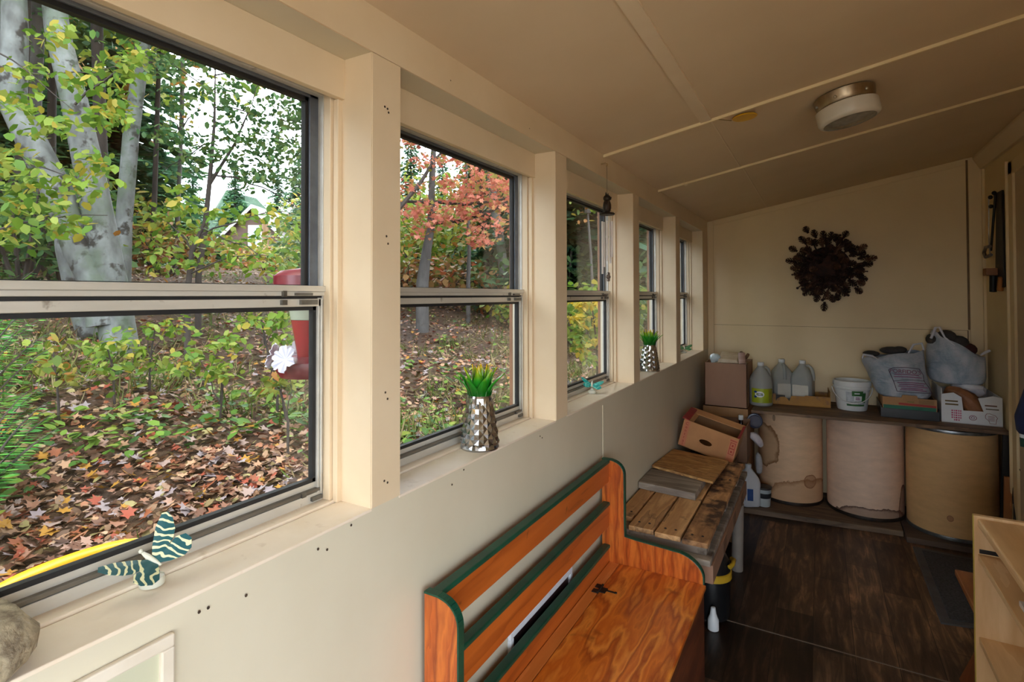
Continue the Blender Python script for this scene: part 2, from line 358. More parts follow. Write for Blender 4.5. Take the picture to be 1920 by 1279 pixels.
d.build('door_leaf', mk('door_paint',(198,176,148),(186,164,136),4,rough=.45), dc, bevel=.003)
# front wall behind the camera; its wide window is added to let in light
wf = MB(); W8 = (.12,1.62,.15,2.05)
wf.prism([(-WT,-.4),(XR+.1,-.4),(XR+.1,W8[2]),(-WT,W8[2])],YF-.1,YF,'y'); wf.prism([(-WT,W8[3]),(XR+.1,W8[3]),(XR+.1,cz(XR+.1)),(-WT,cz(-WT))],YF-.1,YF,'y')
wf.box(-WT,W8[0],YF-.1,YF,W8[2],W8[3]); wf.box(W8[1],XR+.1,YF-.1,YF,W8[2],W8[3])
struct(wf.build('wall_front', cream_back, origin=(0,YF,0)), 'cream end wall behind the viewer with a wide window added for light', 'wall')
w8 = thing('window_8','','window',(.875,YF,.85)); del w8['category']; del w8['label']; w8['kind']='structure'
f = MB(); x0,x1,z0,z1 = W8
for q in ((x0,x0+.05,z0,z1),(x1-.05,x1,z0,z1),(x0,x1,z0,z0+.05),(x0,x1,z1-.05,z1),((x0+x1)/2-.02,(x0+x1)/2+.02,z0,z1)): f.box(q[0],q[1],YF-.08,YF-.02,q[2],q[3])
f.build('window_frame', cream, w8, bevel=.003); MB().box(x0+.05,x1-.05,YF-.052,YF-.048,z0+.05,z1-.05).build('pane', glassm, w8)
d2 = thing('fill_door','','door',(XR,-1.1,0)); del d2['category']; del d2['label']; d2['kind']='structure'  # added glazed door, out of view, brings daylight in from behind
f = MB()
for q in ((PD[0],PD[0]+.07,0,2.12),(PD[1]-.07,PD[1],0,2.12),(PD[0],PD[1],0,.08),(PD[0],PD[1],2.05,2.12),(-1.14,-1.06,.08,2.05)): f.box(XR+.02,XR+.08,q[0],q[1],q[2],q[3])
f.build('door_frame', alu, d2, bevel=.003); MB().box(XR+.048,XR+.052,PD[0]+.07,PD[1]-.07,.08,2.05).build('pane', glassm, d2)

struct(MB().prism([(-WT,cz(-WT)),(XR+.2,cz(XR+.2)),(XR+.2,cz(XR+.2)+.08),(-WT,cz(-WT)+.08)],YF-.1,YB+.1,'y').build('ceiling', ceil_m, origin=(0,0,ZC)), 'sloping cream panelled porch ceiling', 'ceiling')
def cbox(mb, x0, x1, y0, y1, h):
    mb.hexa([(x0,y0,cz(x0)-h),(x1,y0,cz(x1)-h),(x1,y1,cz(x1)-h),(x0,y1,cz(x0)-h)],[(x0,y0,cz(x0)+.001),(x1,y0,cz(x1)+.001),(x1,y1,cz(x1)+.001),(x0,y1,cz(x0)+.001)])
for i, yb in enumerate((2.183,3.078,.3,-1.2)):
    m = MB(); cbox(m,.004,XR-.02,yb-.0045,yb+.0045,.011)
    struct(m.build('trim_%d' % (10+i), batten_m, origin=(.8,yb,2.2)), 'narrow cream batten across the ceiling, %s' % ('nearer the lamp','nearer the end wall','above the viewer','behind the viewer')[i], 'ceiling batten')
m = MB(); cbox(m,.404,.444,YF,2.176,.006); cbox(m,.436,.442,2.19,3.071,.003); cbox(m,.446,.452,3.085,YB-.01,.003)
struct(m.build('trim_14', mk('strip_paint',(230,210,182),(222,201,172),3,rough=.5), origin=(.42,1,2.17)), 'flat strip along the ceiling panels', 'ceiling strip')
# ================================================================ outdoors: a wooded bank that rises away from the windows
def gz(x, y):
    s = max(0., -(x+.3)); z = .52+.175*min(s,7.5)+.055*max(0,s-7.5)
    return z+.05*math.sin(1.3*x+.7*y)*min(1,s)+.035*math.sin(2.9*y-1.1*x+1)*min(1,s)
t = NT('forest_soil'); b = t.bsdf(i_Roughness=.95); co = t.coord(); n1 = t.noise(co,2.2,8,.7); n2 = t.noise(co,26,6,.7)
r1 = t.ramp(n1,0,[(.3,lin((66,48,36))),(.5,lin((104,78,58))),(.7,lin((88,92,48)))]); r2 = t.ramp(n2,0,[(.35,lin((90,80,72))),(.7,lin((215,200,185)))])
mx = t.mix(.8,None,r1,0,r2,0,'MULTIPLY'); t.l(mx,2,b,'Base Color'); t.bump(n2,0,b,.8,.03); soil_m = t.m
xs = [-.172-.12*i for i in range(60)]+[-7.4-.6*i for i in range(70)]; yg = [-14+.35*i for i in range(160)]
m = MB(); m.add([(x,y,gz(x,y)) for x in xs for y in yg], [(i*len(yg)+j,i*len(yg)+j+1,(i+1)*len(yg)+j+1,(i+1)*len(yg)+j) for i in range(len(xs)-1) for j in range(len(yg)-1)])
struct(m.build('ground_bank', soil_m, origin=(0,0,0), smooth=180), 'brown leaf covered bank rising behind the windows', 'ground')
m = MB(); m.box(XR+.1,30,-25,20,-.45,-.3); m.box(-.17,XR+.1,-25,YF-.1,-.45,-.3)  # unseen yard, pale so that it bounces light up to the ceiling
struct(m.build('ground_yard', mk('bounce_gravel',(176,170,158),(156,148,136),9,rough=.95), origin=(8,0,-.4)), 'unseen gravel yard on the far side of the porch, kept pale to bounce light', 'ground')

rs = np.random.RandomState(3)
def polar(n, r0, r1, a0=3, a1=112, cx=.5):
    r = np.exp(rs.uniform(math.log(r0), math.log(r1), n)); a = np.radians(rs.uniform(a0, a1, n))
    x, y = cx-r*np.sin(a), r*np.cos(a); k = x < -.40; return x[k], y[k]
def onground(x, y, h=0.): return np.array([(p, q, gz(p, q)) for p, q in zip(x, y)])+np.outer(np.broadcast_to(h, len(x)), (0,0,1))
litter_m = leafmat('dead_leaves', [(176,128,104),(150,100,74),(196,158,140),(124,84,64),(190,164,154),(168,98,66),(172,156,160),(140,104,88),(214,168,132),(100,70,56),(184,92,70),(182,168,170),(160,126,100),(204,150,60)], .12, .6, .58)
x, y = polar(26000,1.05,15); n = len(x)
tag(leafobj('leaf_litter', scatter(MAPLE, onground(x,y,.012+.02*rs.rand(n)), rs.uniform(.024,.062,n), rs.uniform(0,6.28,n), rs.uniform(-.5,.6,n), rs.uniform(-.6,.6,n)), litter_m), 'brown and tan fallen leaves covering the bank', 'fallen leaves', kind='stuff')
x, y = polar(26000,1.05,12); n = len(x)
tag(leafobj('leaf_litter', scatter(LEAF, onground(x,y,.008+.015*rs.rand(n)), rs.uniform(.02,.055,n), rs.uniform(0,6.28,n), rs.uniform(-.5,.6,n), rs.uniform(-.8,.8,n)), leafmat('withered_leaves',[(186,150,120),(150,116,88),(206,172,140),(120,92,72),(196,136,104),(170,140,118),(140,120,80),(176,164,110)],.12,.6,.62)), 'small withered straw brown leaves between the maple leaves', 'fallen leaves', kind='stuff')
grass_m = leafmat('bank_grass', [(112,136,50),(146,150,80),(90,118,44),(176,160,108),(124,140,70),(190,172,124)], .3)
cxs, cys = [np.concatenate(q) for q in zip(polar(3400,1.1,13),polar(1100,1.05,3.2))]; gx, gy = [], []
for p, q in zip(cxs, cys):
    if math.sin(1.7*p+.9*q)+math.sin(2.3*q-1.2*p)+rs.randn()*.5 < -.1: continue
    k = rs.randint(6,16); gx += list(p+rs.randn(k)*.06); gy += list(q+rs.randn(k)*.06)
gx, gy = np.array(gx), np.array(gy); k = gx < -.45; gx, gy = gx[k], gy[k]; n = len(gx)
tag(leafobj('grass', scatter(BLADE, onground(gx,gy), rs.uniform(.05,.17,n), rs.uniform(0,6.28,n), rs.uniform(.0,1.3,n), rs.uniform(-.5,.5,n)), grass_m), 'green and straw coloured grass between the fallen leaves', 'grass', kind='stuff')
weed_m = leafmat('bank_weeds', k=.7, trans=.3, cols=[(96,138,50),(122,158,62),(76,120,46),(150,166,70),(70,112,58)])
cxs, cys = [np.concatenate(q) for q in zip(polar(620,1.1,12),polar(520,1.05,4.2))]; wx, wy, wz = [], [], []
for p, q in zip(cxs, cys):
    if math.sin(2.1*p-.6*q+1)+math.sin(1.3*q+1.9*p) < -.5: continue
    k = rs.randint(5,16); h = rs.uniform(.04,.16); wx += list(p+rs.randn(k)*.05); wy += list(q+rs.randn(k)*.05); wz += list(rs.uniform(.02,h,k))
wx, wy, wz = np.array(wx), np.array(wy), np.array(wz); k = wx < -.40; wx, wy, wz = wx[k], wy[k], wz[k]; n = len(wx)
tag(leafobj('weeds', scatter(LEAF, onground(wx,wy)+np.stack([0*wz,0*wz,wz],1), rs.uniform(.03,.075,n), rs.uniform(0,6.28,n), rs.uniform(-.4,.6,n), rs.uniform(-.5,.5,n)), weed_m), 'low green weeds growing through the leaf litter', 'weeds', kind='stuff')

# ---------------------------------------------------------------- trees
birch_m = mk('pale_bark', (112,116,115), (70,72,71), 9, stretch=(1,1,.5), rough=.8, bump=.5, bdist=.01, detail=7, spots=[((36,34,31), 7, .56, .62), ((74,86,70), 4, .5, .62, .7)])
grey_bark = mk('grey_bark', (92,89,88), (60,58,57), 9, stretch=(1,1,.25), rough=.85, bump=.5, bdist=.01, spots=[((60,52,46), 4, .6, .7)])
dark_bark = mk('dark_bark', (62,54,50), (38,33,31), 10, stretch=(1,1,.3), rough=.9, bump=.5, bdist=.01)
L = dict(green=leafmat('fresh_green_leaves',k=.5,cols=[(132,172,58),(160,186,74),(108,152,52),(180,196,92),(146,180,62),(206,190,76),(120,164,72)],trans=.45),
  deep=leafmat('deep_green_leaves',[(92,136,84),(74,116,76),(112,150,92),(86,128,66),(128,152,84)],.4),
  mixed=leafmat('turning_leaves',[(140,160,62),(168,172,72),(196,176,80),(116,146,60),(190,130,64),(154,168,80)],.4),
  red=leafmat('red_maple_leaves',k=.8,trans=.5,cols=[(206,118,100),(222,142,122),(192,104,90),(226,158,130),(214,130,108),(204,152,96),(170,160,90)]),
  yellow=leafmat('yellow_leaves',[(240,206,60),(226,190,52),(246,218,90),(214,196,70),(190,186,70)],.45),
  rust=leafmat('rusty_shrub_leaves',[(172,120,72),(150,136,72),(186,144,90),(130,128,64),(196,110,70),(146,110,76)],.35),
  fir=leafmat('fir_needles',[(62,104,70),(50,88,62),(80,122,78),(58,98,74)],.3,k=.9),
  hem=leafmat('hemlock_needles',[(98,170,76),(74,146,68),(124,188,84),(60,126,60)],.4,k=.8))
def path(px, depth):
    if not hasattr(depth,'__len__'): depth = [depth]*len(px)
    return [D(a,c,d) for (a,c), d in zip(px, depth)]
def rootdown(p, down=.25): return [(p[0][0],p[0][1],gz(p[0][0],p[0][1])-down)]+p
def blobs(spec):
    """leaf positions: (px, py, rx, ry, depth, spread, count) clouds around a branch tip"""
    out = []
    for (a,c,rx,ry,d,sp,k) in spec:
        u = rs.randn(k,3)*.5; out += [D(a+rx*q[0],c+ry*q[1],max(1.4,d+sp*q[2])) for q in u]
    return np.array(out)
def leaves(name, pts, size, m, parent, tmpl=LEAF, droop=-.5):
    pts = pts[(pts[:,0] < -.42)]
    n = len(pts); return leafobj(name, scatter(tmpl, pts, rs.uniform(size*.65,size*1.25,n), rs.uniform(0,6.28,n), droop+rs.randn(n)*.45, rs.randn(n)*.5), m, parent)
def tree(name, label, cat, stems, bark, group=None, twigs=(), fol=(), n=10, shade_crown=None):
    """stems: [(points, radii)]; twigs the same, thinner; fol: [(points array, leaf size, material, template)]"""
    b0 = stems[0][0][0]; t = thing(name, label, cat, b0, group)
    for p, r in stems: 
        m = MB(); m.tube(p, r, n); m.build('trunk', bark, t, smooth=60)
    if twigs:
        m = MB()
        for p, r in twigs: m.tube(p, r, 5)
        m.build('branches', dark_bark, t, smooth=60)
    for f in fol: leaves('foliage', f[0], f[1], L[f[2]], t, f[3] if len(f) > 3 else LEAF)
    if shade_crown:  # overhead leaves and boughs added out of view to block sky over the bank
        cx, cy, z0, z1, rr, k, mm = shade_crown; u = rs.randn(k,3); u /= np.linalg.norm(u,axis=1)[:,None]; u *= (rs.rand(k)**.4)[:,None]
        pts = np.stack([cx+u[:,0]*rr, cy+u[:,1]*rr, (z0+z1)/2+u[:,2]*(z1-z0)/2],1); leaves('shade_crown', pts, .30, L[mm], t, LEAF, -.2)
        m = MB()
        top = stems[0][0][-1]
        for j in range(6):
            q = (cx+rr*.7*math.cos(j*1.05+.3), cy+rr*.7*math.sin(j*1.05+.3), z0+(z1-z0)*(.3+.1*j)); m.tube([stems[0][0][-2], top, q],[.05,.04,.012],6)
        m.build('boughs', bark, t, smooth=60)
    return t
def px(w, d): return w/2*d/FPX
def twig(a, c, d0, d1, k=6, sag=18, w=4):
    """a gently bowed branch between two image-plane points at depths d0, d1"""
    pts = []
    for i in range(k+1):
        s = i/k; pts.append(D(a[0]+(c[0]-a[0])*s+rnd.uniform(-5,5), a[1]+(c[1]-a[1])*s-sag*math.sin(math.pi*s)+rnd.uniform(-4,4), d0+(d1-d0)*s))
    return pts, [px(w,d0)*(1-.75*i/k) for i in range(k+1)]

A = path([(232,700),(212,560),(198,480),(170,330),(142,200),(108,60),(84,-150),(60,-420)],3.9)
B = path([(150,470),(104,350),(62,270),(22,190),(28,60),(24,-100),(10,-420)],3.8)
A2 = path([(196,610),(186,540),(150,470)],3.85)
dk = path([(168,640),(142,560),(120,470),(110,400),(100,300)],4.1)
spec = [(40,190,60,26,3.2,.5,70),(100,235,60,30,3.1,.4,80),(60,330,70,40,3.2,.5,90),(150,340,60,26,3.2,.5,70),(230,130,50,40,3.4,.4,70),(255,105,40,26,3.4,.4,50),(100,60,50,30,3.2,.4,55),(30,440,50,40,3.2,.4,60),(190,215,40,20,3.2,.4,40),(160,150,50,30,3.2,.4,60),(180,300,40,24,3.2,.4,50),(20,300,50,40,3.1,.4,60),(90,380,60,30,3.2,.4,70),(20,380,40,30,3.2,.4,50),(60,130,60,30,3.3,.4,60),(230,190,30,40,3.3,.4,50),(120,420,60,24,3.1,.4,60),(220,220,36,26,3.4,.4,46)]
tw = [twig((-40,120),(250,120),3.3,3.5,8,-20,5),twig((-40,90),(140,210),3.2,3.2),twig((140,200),(300,90),3.5,3.5,6,12,5),twig((-60,300),(160,340),3.2,3.2,6,14,5),twig((-40,440),(200,400),3.2,3.2,6,10,5)]
tree('birch_tree', 'large grey birch with forked trunks nearest the first window', 'tree', [(rootdown(A),[px(w,3.9) for w in (72,62,57,53,48,43,39,34,26)]),([A2[0]]+A2[1:]+B[1:],[px(w,3.8) for w in (56,54,52,50,48,45,40,34,24)]),(rootdown(dk),[px(w,4.1) for w in (38,34,30,26,20,12)])], birch_m, None, tw, [(blobs(spec),.062,'green')], 14, (-2.6,1.0,4.6,8.5,3.4,900,'green'))
C_ = path([(228,540),(232,420),(246,250),(262,130),(280,-20),(296,-300)],5.2)
tree('birch_tree', 'slim pale birch behind the large forked birch', 'tree', [(rootdown(C_),[px(w,5.2) for w in (34,31,28,27,25,22,14)])], birch_m, None, [twig((262,130),(420,60),5.2,5.4,6,10,5)], [(blobs([(330,80,70,40,5.2,.5,120),(270,60,50,40,5.1,.4,70)]),.07,'green')], 10, (-4.5,4.2,5.0,9,3.2,800,'deep'))
for q, w, d, lab in (([(196,520),(190,300),(180,0),(176,-300)],24,6.6,'dark straight tree trunk between the two birches'),([(14,560),(40,300),(48,0),(56,-300)],22,6.5,'dark tree trunk far to the side behind the forked birch'),([(120,560),(96,300),(100,0),(98,-300)],16,8,'thin dark trunk seen between the birch forks'),([(284,540),(292,300),(300,60),(300,-300)],10,9,'thin grey trunk just beyond the slim birch')):
    p = path(q,d); tree('forest_tree', lab, 'tree', [(rootdown(p),[px(w*1.1,d)]+[px(w*k,d) for k in (1,.9,.8,.6)])], dark_bark, None, [twig(q[2],(q[2][0]+90,q[2][1]-40),d,d,5,8,4)], [(blobs([(q[1][0],60,90,90,d,.8,120)]),.08,'deep')], 10, (p[-1][0]+.5,p[-1][1]-.5,5.2,10,3.2,700,'deep'))

for x_, y_, lab in ((-6.5,-1.5,'tall tree behind the viewer, added to shade the bank'),(-3.2,-3.2,'tall tree outside the rear windows, added to shade the bank'),(-8.5,3.0,'tall tree high on the bank, added to shade it'),(-5.0,10.5,'tall tree toward the end wall, added to shade the bank'),(-2.2,9.5,'tall tree beyond the end wall of the porch, added to shade the bank')):  # kept out of view, added to hold skylight off the bank
    p = [(x_,y_,gz(x_,y_)-.3),(x_+.1,y_,3.),(x_+.1,y_+.1,6.),(x_,y_,9.)]
    tree('sky_block_tree', lab, 'tree', [(p,[.15,.13,.1,.04])], grey_bark, None, [], [], 10, (x_,y_,5.2,9.5,3.3,800,'mixed'))
# airy saplings across the first window
s1 = path([(372,520),(384,430),(394,330),(402,230),(404,120)],4.6)
s1b = path([(390,350),(440,270),(470,200)],4.6)
spec = [(a,c,40,24,4.6,.6,80) for a,c in ((300,120),(340,110),(460,130),(560,200),(590,190),(500,300),(440,300),(360,300),(590,320),(540,330),(470,330))]+[(a,c,36,22,4.6,.5,70) for a,c in ((330,200),(380,170),(430,160),(470,210),(520,190),(560,220),(420,230),(350,260),(480,270),(540,270),(575,290),(440,110),(380,110),(510,150),(330,150),(300,250),(560,160),(590,250),(450,260),(500,240),(520,280),(480,330),(420,190),(550,230),(400,280))]
tree('sapling', 'tall thin sapling with airy bluish green leaves against the sky', 'sapling', [(rootdown(s1),[px(w,4.6) for w in (12,11,10,8,5,2)]),(s1b,[px(w,4.6) for w in (7,5,2)])], dark_bark, None, [twig((394,330),(590,420),4.6,4.6,8,24,4),twig((398,270),(300,330),4.6,4.6,5,10,3),twig((402,200),(590,250),4.6,4.7,7,12,3),twig((404,140),(560,160),4.6,4.7,6,14,3),twig((320,120),(590,310),4.6,4.8,8,10,2.5),twig((470,200),(540,60),4.6,4.7,5,8,2)], [(blobs(spec),.055,'deep')])
s2 = path([(352,545),(360,470),(378,430),(392,395)],3.7)
spec = [(a,c,36,22,3.7,.4,30) for a,c in ((300,400),(340,385),(300,445),(350,430),(400,400),(440,400),(390,450),(440,450),(500,400),(540,420),(480,450),(300,490),(350,490),(420,490),(480,490),(540,480),(560,450),(330,360),(570,500),(520,510))]
tree('sapling', 'bushy sapling with yellow green leaves in front of the house', 'sapling', [(rootdown(s2),[px(w,3.7) for w in (12,11,9,7,3)])], dark_bark, None, [twig((378,430),(520,500),3.7,3.6,7,8,4),twig((376,440),(560,400),3.7,3.8,7,14,4),twig((362,470),(290,400),3.7,3.7,5,10,3),twig((350,515),(520,480),3.7,3.6,6,16,4)], [(blobs(spec),.058,'green'),(blobs([(340,470,90,60,3.7,.4,40)]),.055,'mixed')])
low = [([(215,760),(212,690),(200,650)],[(175,650,40,18,2.9,.2,46),(225,640,40,18,2.9,.2,40),(190,690,36,20,2.8,.2,36)],2.9,'green','low sapling at the foot of the forked birch'),
 ([(280,740),(282,670),(290,620)],[(275,620,40,18,3.2,.2,40),(330,612,40,18,3.2,.2,44),(250,668,36,20,3.1,.2,40),(300,680,30,18,3.1,.2,26)],3.2,'green','knee high sapling right beside the birch foot'),
 ([(405,860),(415,760),(420,690)],[(370,660,44,20,2.9,.25,50),(410,690,40,20,2.8,.2,50),(420,640,40,16,3,.2,36),(350,690,36,16,2.9,.2,30)],2.9,'green','spindly sapling standing alone in the leaf litter'),
 ([(520,740),(500,650),(490,600)],[(470,600,44,18,3.1,.25,60),(520,600,44,22,3.1,.25,60),(540,640,36,22,3,.2,46),(450,640,36,16,3.1,.2,30),(550,590,30,14,3.1,.2,30)],3.1,'green','leafy sapling just beside the red bird feeder'),
 ([(540,790),(525,730)],[(520,710,36,16,2.6,.2,40),(550,690,30,14,2.7,.2,30),(500,730,24,14,2.6,.2,20)],2.6,'mixed','yellowing seedling below the red bird feeder'),
 ([(110,760),(105,700),(100,660)],[(90,680,40,18,2.6,.2,36),(130,700,30,16,2.6,.2,26),(105,640,30,14,2.7,.2,22)],2.6,'mixed','yellow green seedling between fir bough and birch')]
for q, sp, d, mm, lab in low:
    p = path(q,d); tree('seedling', lab, 'seedling', [(rootdown(p,.05),[px(5,d)]+[px(5-1.2*i,d) for i in range(len(p))])], dark_bark, None, [(twig(q[-2],(sp[0][0],sp[0][1]),d,d,4,6,2.5)),(twig(q[-2],(sp[1][0],sp[1][1]),d,d,4,6,2.5))], [(blobs(sp),.05,mm)], 6)

# hemlock boughs and ferns low beside the first window
def fronds(name, label, cat, base, tips, m, w=.10):
    t = thing(name, label, cat, base); mb = MB(); pos, az, tl, sz, rl = [], [], [], [], []
    for tip in tips:
        a, c = np.array(base), np.array(tip); k = 9; pts = [a+(c-a)*i/k+np.array([0,0,.22*np.linalg.norm(c-a)*math.sin(math.pi*.75*i/k)]) for i in range(k+1)]
        mb.tube(pts, [.006*(1-.8*i/k) for i in range(k+1)], 5)
        for i in range(2,k*5):
            s = i/(k*5); j = min(k-1,int(s*k)); p = pts[j]+(pts[j+1]-pts[j])*(s*k-j); d = pts[j+1]-pts[j]; h = math.atan2(d[1],d[0])
            for sd in (-1,1):
                pos.append(p); az.append(h+sd*1.05+rs.randn()*.08); tl.append(-.12+rs.randn()*.1); sz.append(w*(1-.75*s)*rs.uniform(.8,1.15)); rl.append(rs.randn()*.2)
    mb.build('stems', dark_bark, t, smooth=60)
    leafobj('fronds', scatter(([(0,0,0),(.16,.3,.02),(.1,.7,.01),(0,1,0),(-.1,.7,.01),(-.16,.3,.02)],LEAF[1]), np.array(pos), np.array(sz), np.array(az), np.array(tl), np.array(rl)), m, t); return t
b1 = P(-210,720,'x',-1.75); b1 = (b1[0],b1[1],gz(b1[0],b1[1]))
fronds('fir_sapling','bright green fir sapling leaning in beside the first window','fir sapling',b1,[D(a,c,d) for a,c,d in ((50,606,2.3),(84,652,2.4),(20,596,2.5),(60,702,2.2),(-20,600,2.2),(20,640,2.1),(88,622,2.6),(30,680,2.1),(70,620,2.3),(96,676,2.3),(10,620,2.2),(50,660,2.2),(76,592,2.5),(0,570,2.4),(44,640,2.1),(100,700,2.2),(14,700,2.0),(60,580,2.5))],L['hem'],.10)
b2 = P(-170,900,'x',-1.35); b2 = (b2[0],b2[1],gz(b2[0],b2[1]))
fronds('fern','dark green fern low in the corner of the first window','fern',b2,[D(a,c,d) for a,c,d in ((80,782,2.1),(100,826,2.0),(64,858,1.9),(30,770,2.1),(60,812,2.0),(16,850,1.85),(90,805,2.0),(108,850,1.95),(50,790,2.0),(40,840,1.9),(84,862,1.9),(10,800,2.0),(66,830,1.95),(30,880,1.8))],L['hem'],.085)
b3 = P(30,930,'x',-1.0); b3 = (b3[0],b3[1],gz(b3[0],b3[1]))

# red maple and its neighbours in the second window
d = 6.6; p = path([(792,530),(800,470),(808,428),(810,334),(813,282),(822,150),(826,-60)],d)
spec = [(a,c,32,16,6.4,.7,k) for a,c,k in ((775,262,60),(800,300,36),(850,300,40),(900,330,50),(880,360,70),(940,340,80),(930,380,80),(860,380,60),(800,385,44),(770,400,40),(830,410,60),(880,400,70),(960,300,60),(960,360,70),(900,300,40),(770,350,30),(900,450,50),(950,420,40),(790,430,30),(840,340,40),(980,400,50),(890,430,30))]
tree('maple_tree', 'red leaved maple with a grey trunk outside the second window', 'tree', [(rootdown(p),[px(w,d) for w in (26,23,18,14,12,10,8,4)])], grey_bark, None,
  [([D(700,450,5.6),D(749,390,5.8),D(790,340,6.2),D(811,305,6.6),D(827,286,6.6),D(850,250,6.6)],[px(w,6) for w in (10,9,8,7,5,2)]),([D(811,380,6.6),D(763,378,6),D(720,390,5.6)],[px(w,6) for w in (7,6,3)]),([D(811,378,6.6),D(870,384,6.4),D(920,378,6.2),D(980,366,6)],[px(w,6) for w in (7,6,5,3)]),([D(808,420,6.6),D(871,413,6.5),D(923,395,6.3),D(972,367,6),D(1010,340,5.8)],[px(w,6) for w in (7,7,6,5,3)])],
  [(blobs([(a,c,rx,ry,d_,s_,int(k*2.1)) for a,c,rx,ry,d_,s_,k in spec]),.062,'red',MAPLE),(blobs([(800,330,70,50,6.5,.6,60),(760,460,40,40,6,.4,40),(880,320,60,30,6.8,.5,50)]),.07,'mixed')], 10, (-2.3,5.0,4.8,8.5,3.4,900,'red'))
for q, ws, dd, bk, lab in (([(878,530),(880,460),(877,392),(872,250),(870,50)],(9,8,7,6,4,2),8,grey_bark,'slender grey trunk in the middle of the second window'),
   ([(946,525),(938,451),(926,380),(916,280),(905,60)],(24,20,17,16,13,8),9,birch_m,'stout pale grey trunk near the frame of the second window'),
   ([(915,520),(908,450),(903,390),(896,200)],(12,11,9,8,4),10,dark_bark,'dark trunk beside the stout pale trunk'),
   ([(1112,560),(1108,480),(1102,400),(1098,250)],(7,6,5,4,2),8,grey_bark,'slender trunk outside the third window'),
   ([(1092,470),(1080,440),(1076,380),(1072,250)],(9,8,7,6,3),13,dark_bark,'dark far trunk behind the third window'),
   ([(330,470),(334,380),(340,250),(344,50)],(10,9,8,7,3),12,grey_bark,'distant grey trunk standing left of the house')):
    p = path(q,dd); a, c = q[-2]
    tree('forest_tree', lab, 'tree', [(rootdown(p),[px(w,dd) for w in ws])], bk, None, [twig(q[2],(q[2][0]+40,q[2][1]-50),dd,dd,5,8,3),twig(q[2],(q[2][0]-36,q[2][1]-40),dd,dd,5,8,3)], [(blobs([(a,c-40,60,70,dd,.8,110)]),.09,'mixed')], 10, (p[-1][0],p[-1][1],5.5,10,2.9,600,'mixed'))
p = path([(1120,700),(1118,640),(1112,590),(1108,560)],4.2)
tree('sapling', 'yellow leaved sapling outside the third window', 'sapling', [(rootdown(p,.1),[px(w,4.2) for w in (5,5,4,3,2)])], dark_bark, None, [twig((1115,610),(1075,575),4.2,4.1,4,6,2),twig((1117,650),(1080,600),4.2,4.1,4,6,2),twig((1112,600),(1160,580),4.2,4.2,4,6,2)],
  [(blobs([(1090,570,22,7,4.2,.3,60),(1122,566,22,7,4.2,.3,50),(1080,596,18,10,4.1,.3,46),(1120,600,20,8,4.2,.3,40),(1110,640,24,8,4.2,.3,40),(1095,655,16,10,4.1,.3,24)]),.055,'yellow'),(blobs([(1085,640,22,30,4.0,.3,90),(1110,670,20,16,3.9,.3,50)]),.045,'green')])

# ---------------------------------------------------------------- treeline farther back: conifers, shrubs, the neighbour's house
def conifer(h, rb, seed, m, k=11):
    q = np.random.RandomState(seed); pos, az, tl, sz, rl = [], [], [], [], []; mb = MB()
    mb.tube([(0,0,-.3),(0,0,h*.5),(0,0,h)],[h*.016,h*.011,.01],7)
    for i in range(int(h*6)):
        s = (i+.5)/int(h*6); z = h*(.06+.93*s); r = rb*(1-s)**.85*q.uniform(.75,1.1)
        for j in range(6):
            a = q.uniform(0,6.28); n = max(3,int(r*k))
            for e in range(n):
                w = r*(e+.6)/n; p = (w*math.cos(a),w*math.sin(a),z-w*.28+.05*q.randn())
                for sd in (-1,1): pos.append(p); az.append(a+sd*(.9+.2*q.randn())); tl.append(-.2+.2*q.randn()); sz.append(.22+.34*(r/rb)*q.rand()); rl.append(q.randn()*.3)
    return mb, scatter(([(-.2,0,0),(.2,0,0),(.17,.7,0),(0,1,0),(-.17,.7,0)],[(0,1,2,3,4)]), np.array(pos), np.array(sz), np.array(az), np.array(tl), np.array(rl))
protos = []
for i, (h, rb) in enumerate(((9,2.0),(12,2.5))):
    mb, sc = conifer(h, rb, 20+i, L['fir']); protos.append((mb, sc, h))
def put_conifer(i, x, y, s, rz, label):
    t = thing('conifer_tree', label, 'tree', (0,0,0), 'conifers beyond the bank')
    if protos[i][2] not in put_conifer.done:
        mb, sc, h = protos[i]; a = mb.build('trunk', dark_bark, t, smooth=60); c = leafobj('foliage', sc, L['fir'], t); put_conifer.done[h] = (a, c)
    else:
        for o in put_conifer.done[protos[i][2]]:
            c = o.copy(); COL.objects.link(c); c.parent = t
    t.location = (x, y, gz(x,y)-.1); t.rotation_euler = (0,0,rz); t.scale = (s,s,s); return t
put_conifer.done = {}
cl = 'dark green conifer in the treeline beyond the bank'
for k, (a, d, i, s) in enumerate(((1090,10,0,1.0),(20,13,1,1.0),(120,17,0,1.0),(215,14,1,.95),(-80,11,0,1.0),(300,26,0,.75),(360,34,0,.8),(560,30,0,.85),(610,22,0,.8),(770,26,0,.8),(830,26,0,.7),(905,18,1,.7),(985,15,1,.8),(1040,12,1,.9),(1075,14,0,1.0),(1110,10,1,.8),(1150,13,1,1.0),(1185,9,0,.95),(1210,12,1,1.0),(1235,15,1,1.0),(1262,14,1,.95),(1282,18,1,1.0),(690,30,1,.8),(-200,9,1,.9),(1300,22,1,1.0),(440,42,0,.9),(520,46,1,.8))):
    q = D(a,538,d)
    if q[0] < -2.2: put_conifer(i, q[0], q[1], s*rnd.uniform(.9,1.1), rnd.uniform(0,6), cl)
for x_, y_, i_, s_ in ((-9,-1.5,1,.9),(-11,-4,1,1.),(-7.5,-5,0,1.),(-13,.5,1,1.),(-9,-7,1,1.),(-14,-6,1,1.),(-12,3.4,0,1.),(-6,-8.5,0,1.),(-16,-1,1,1.)): put_conifer(i_, x_, y_, s_*rnd.uniform(.9,1.1), rnd.uniform(0,6), cl)
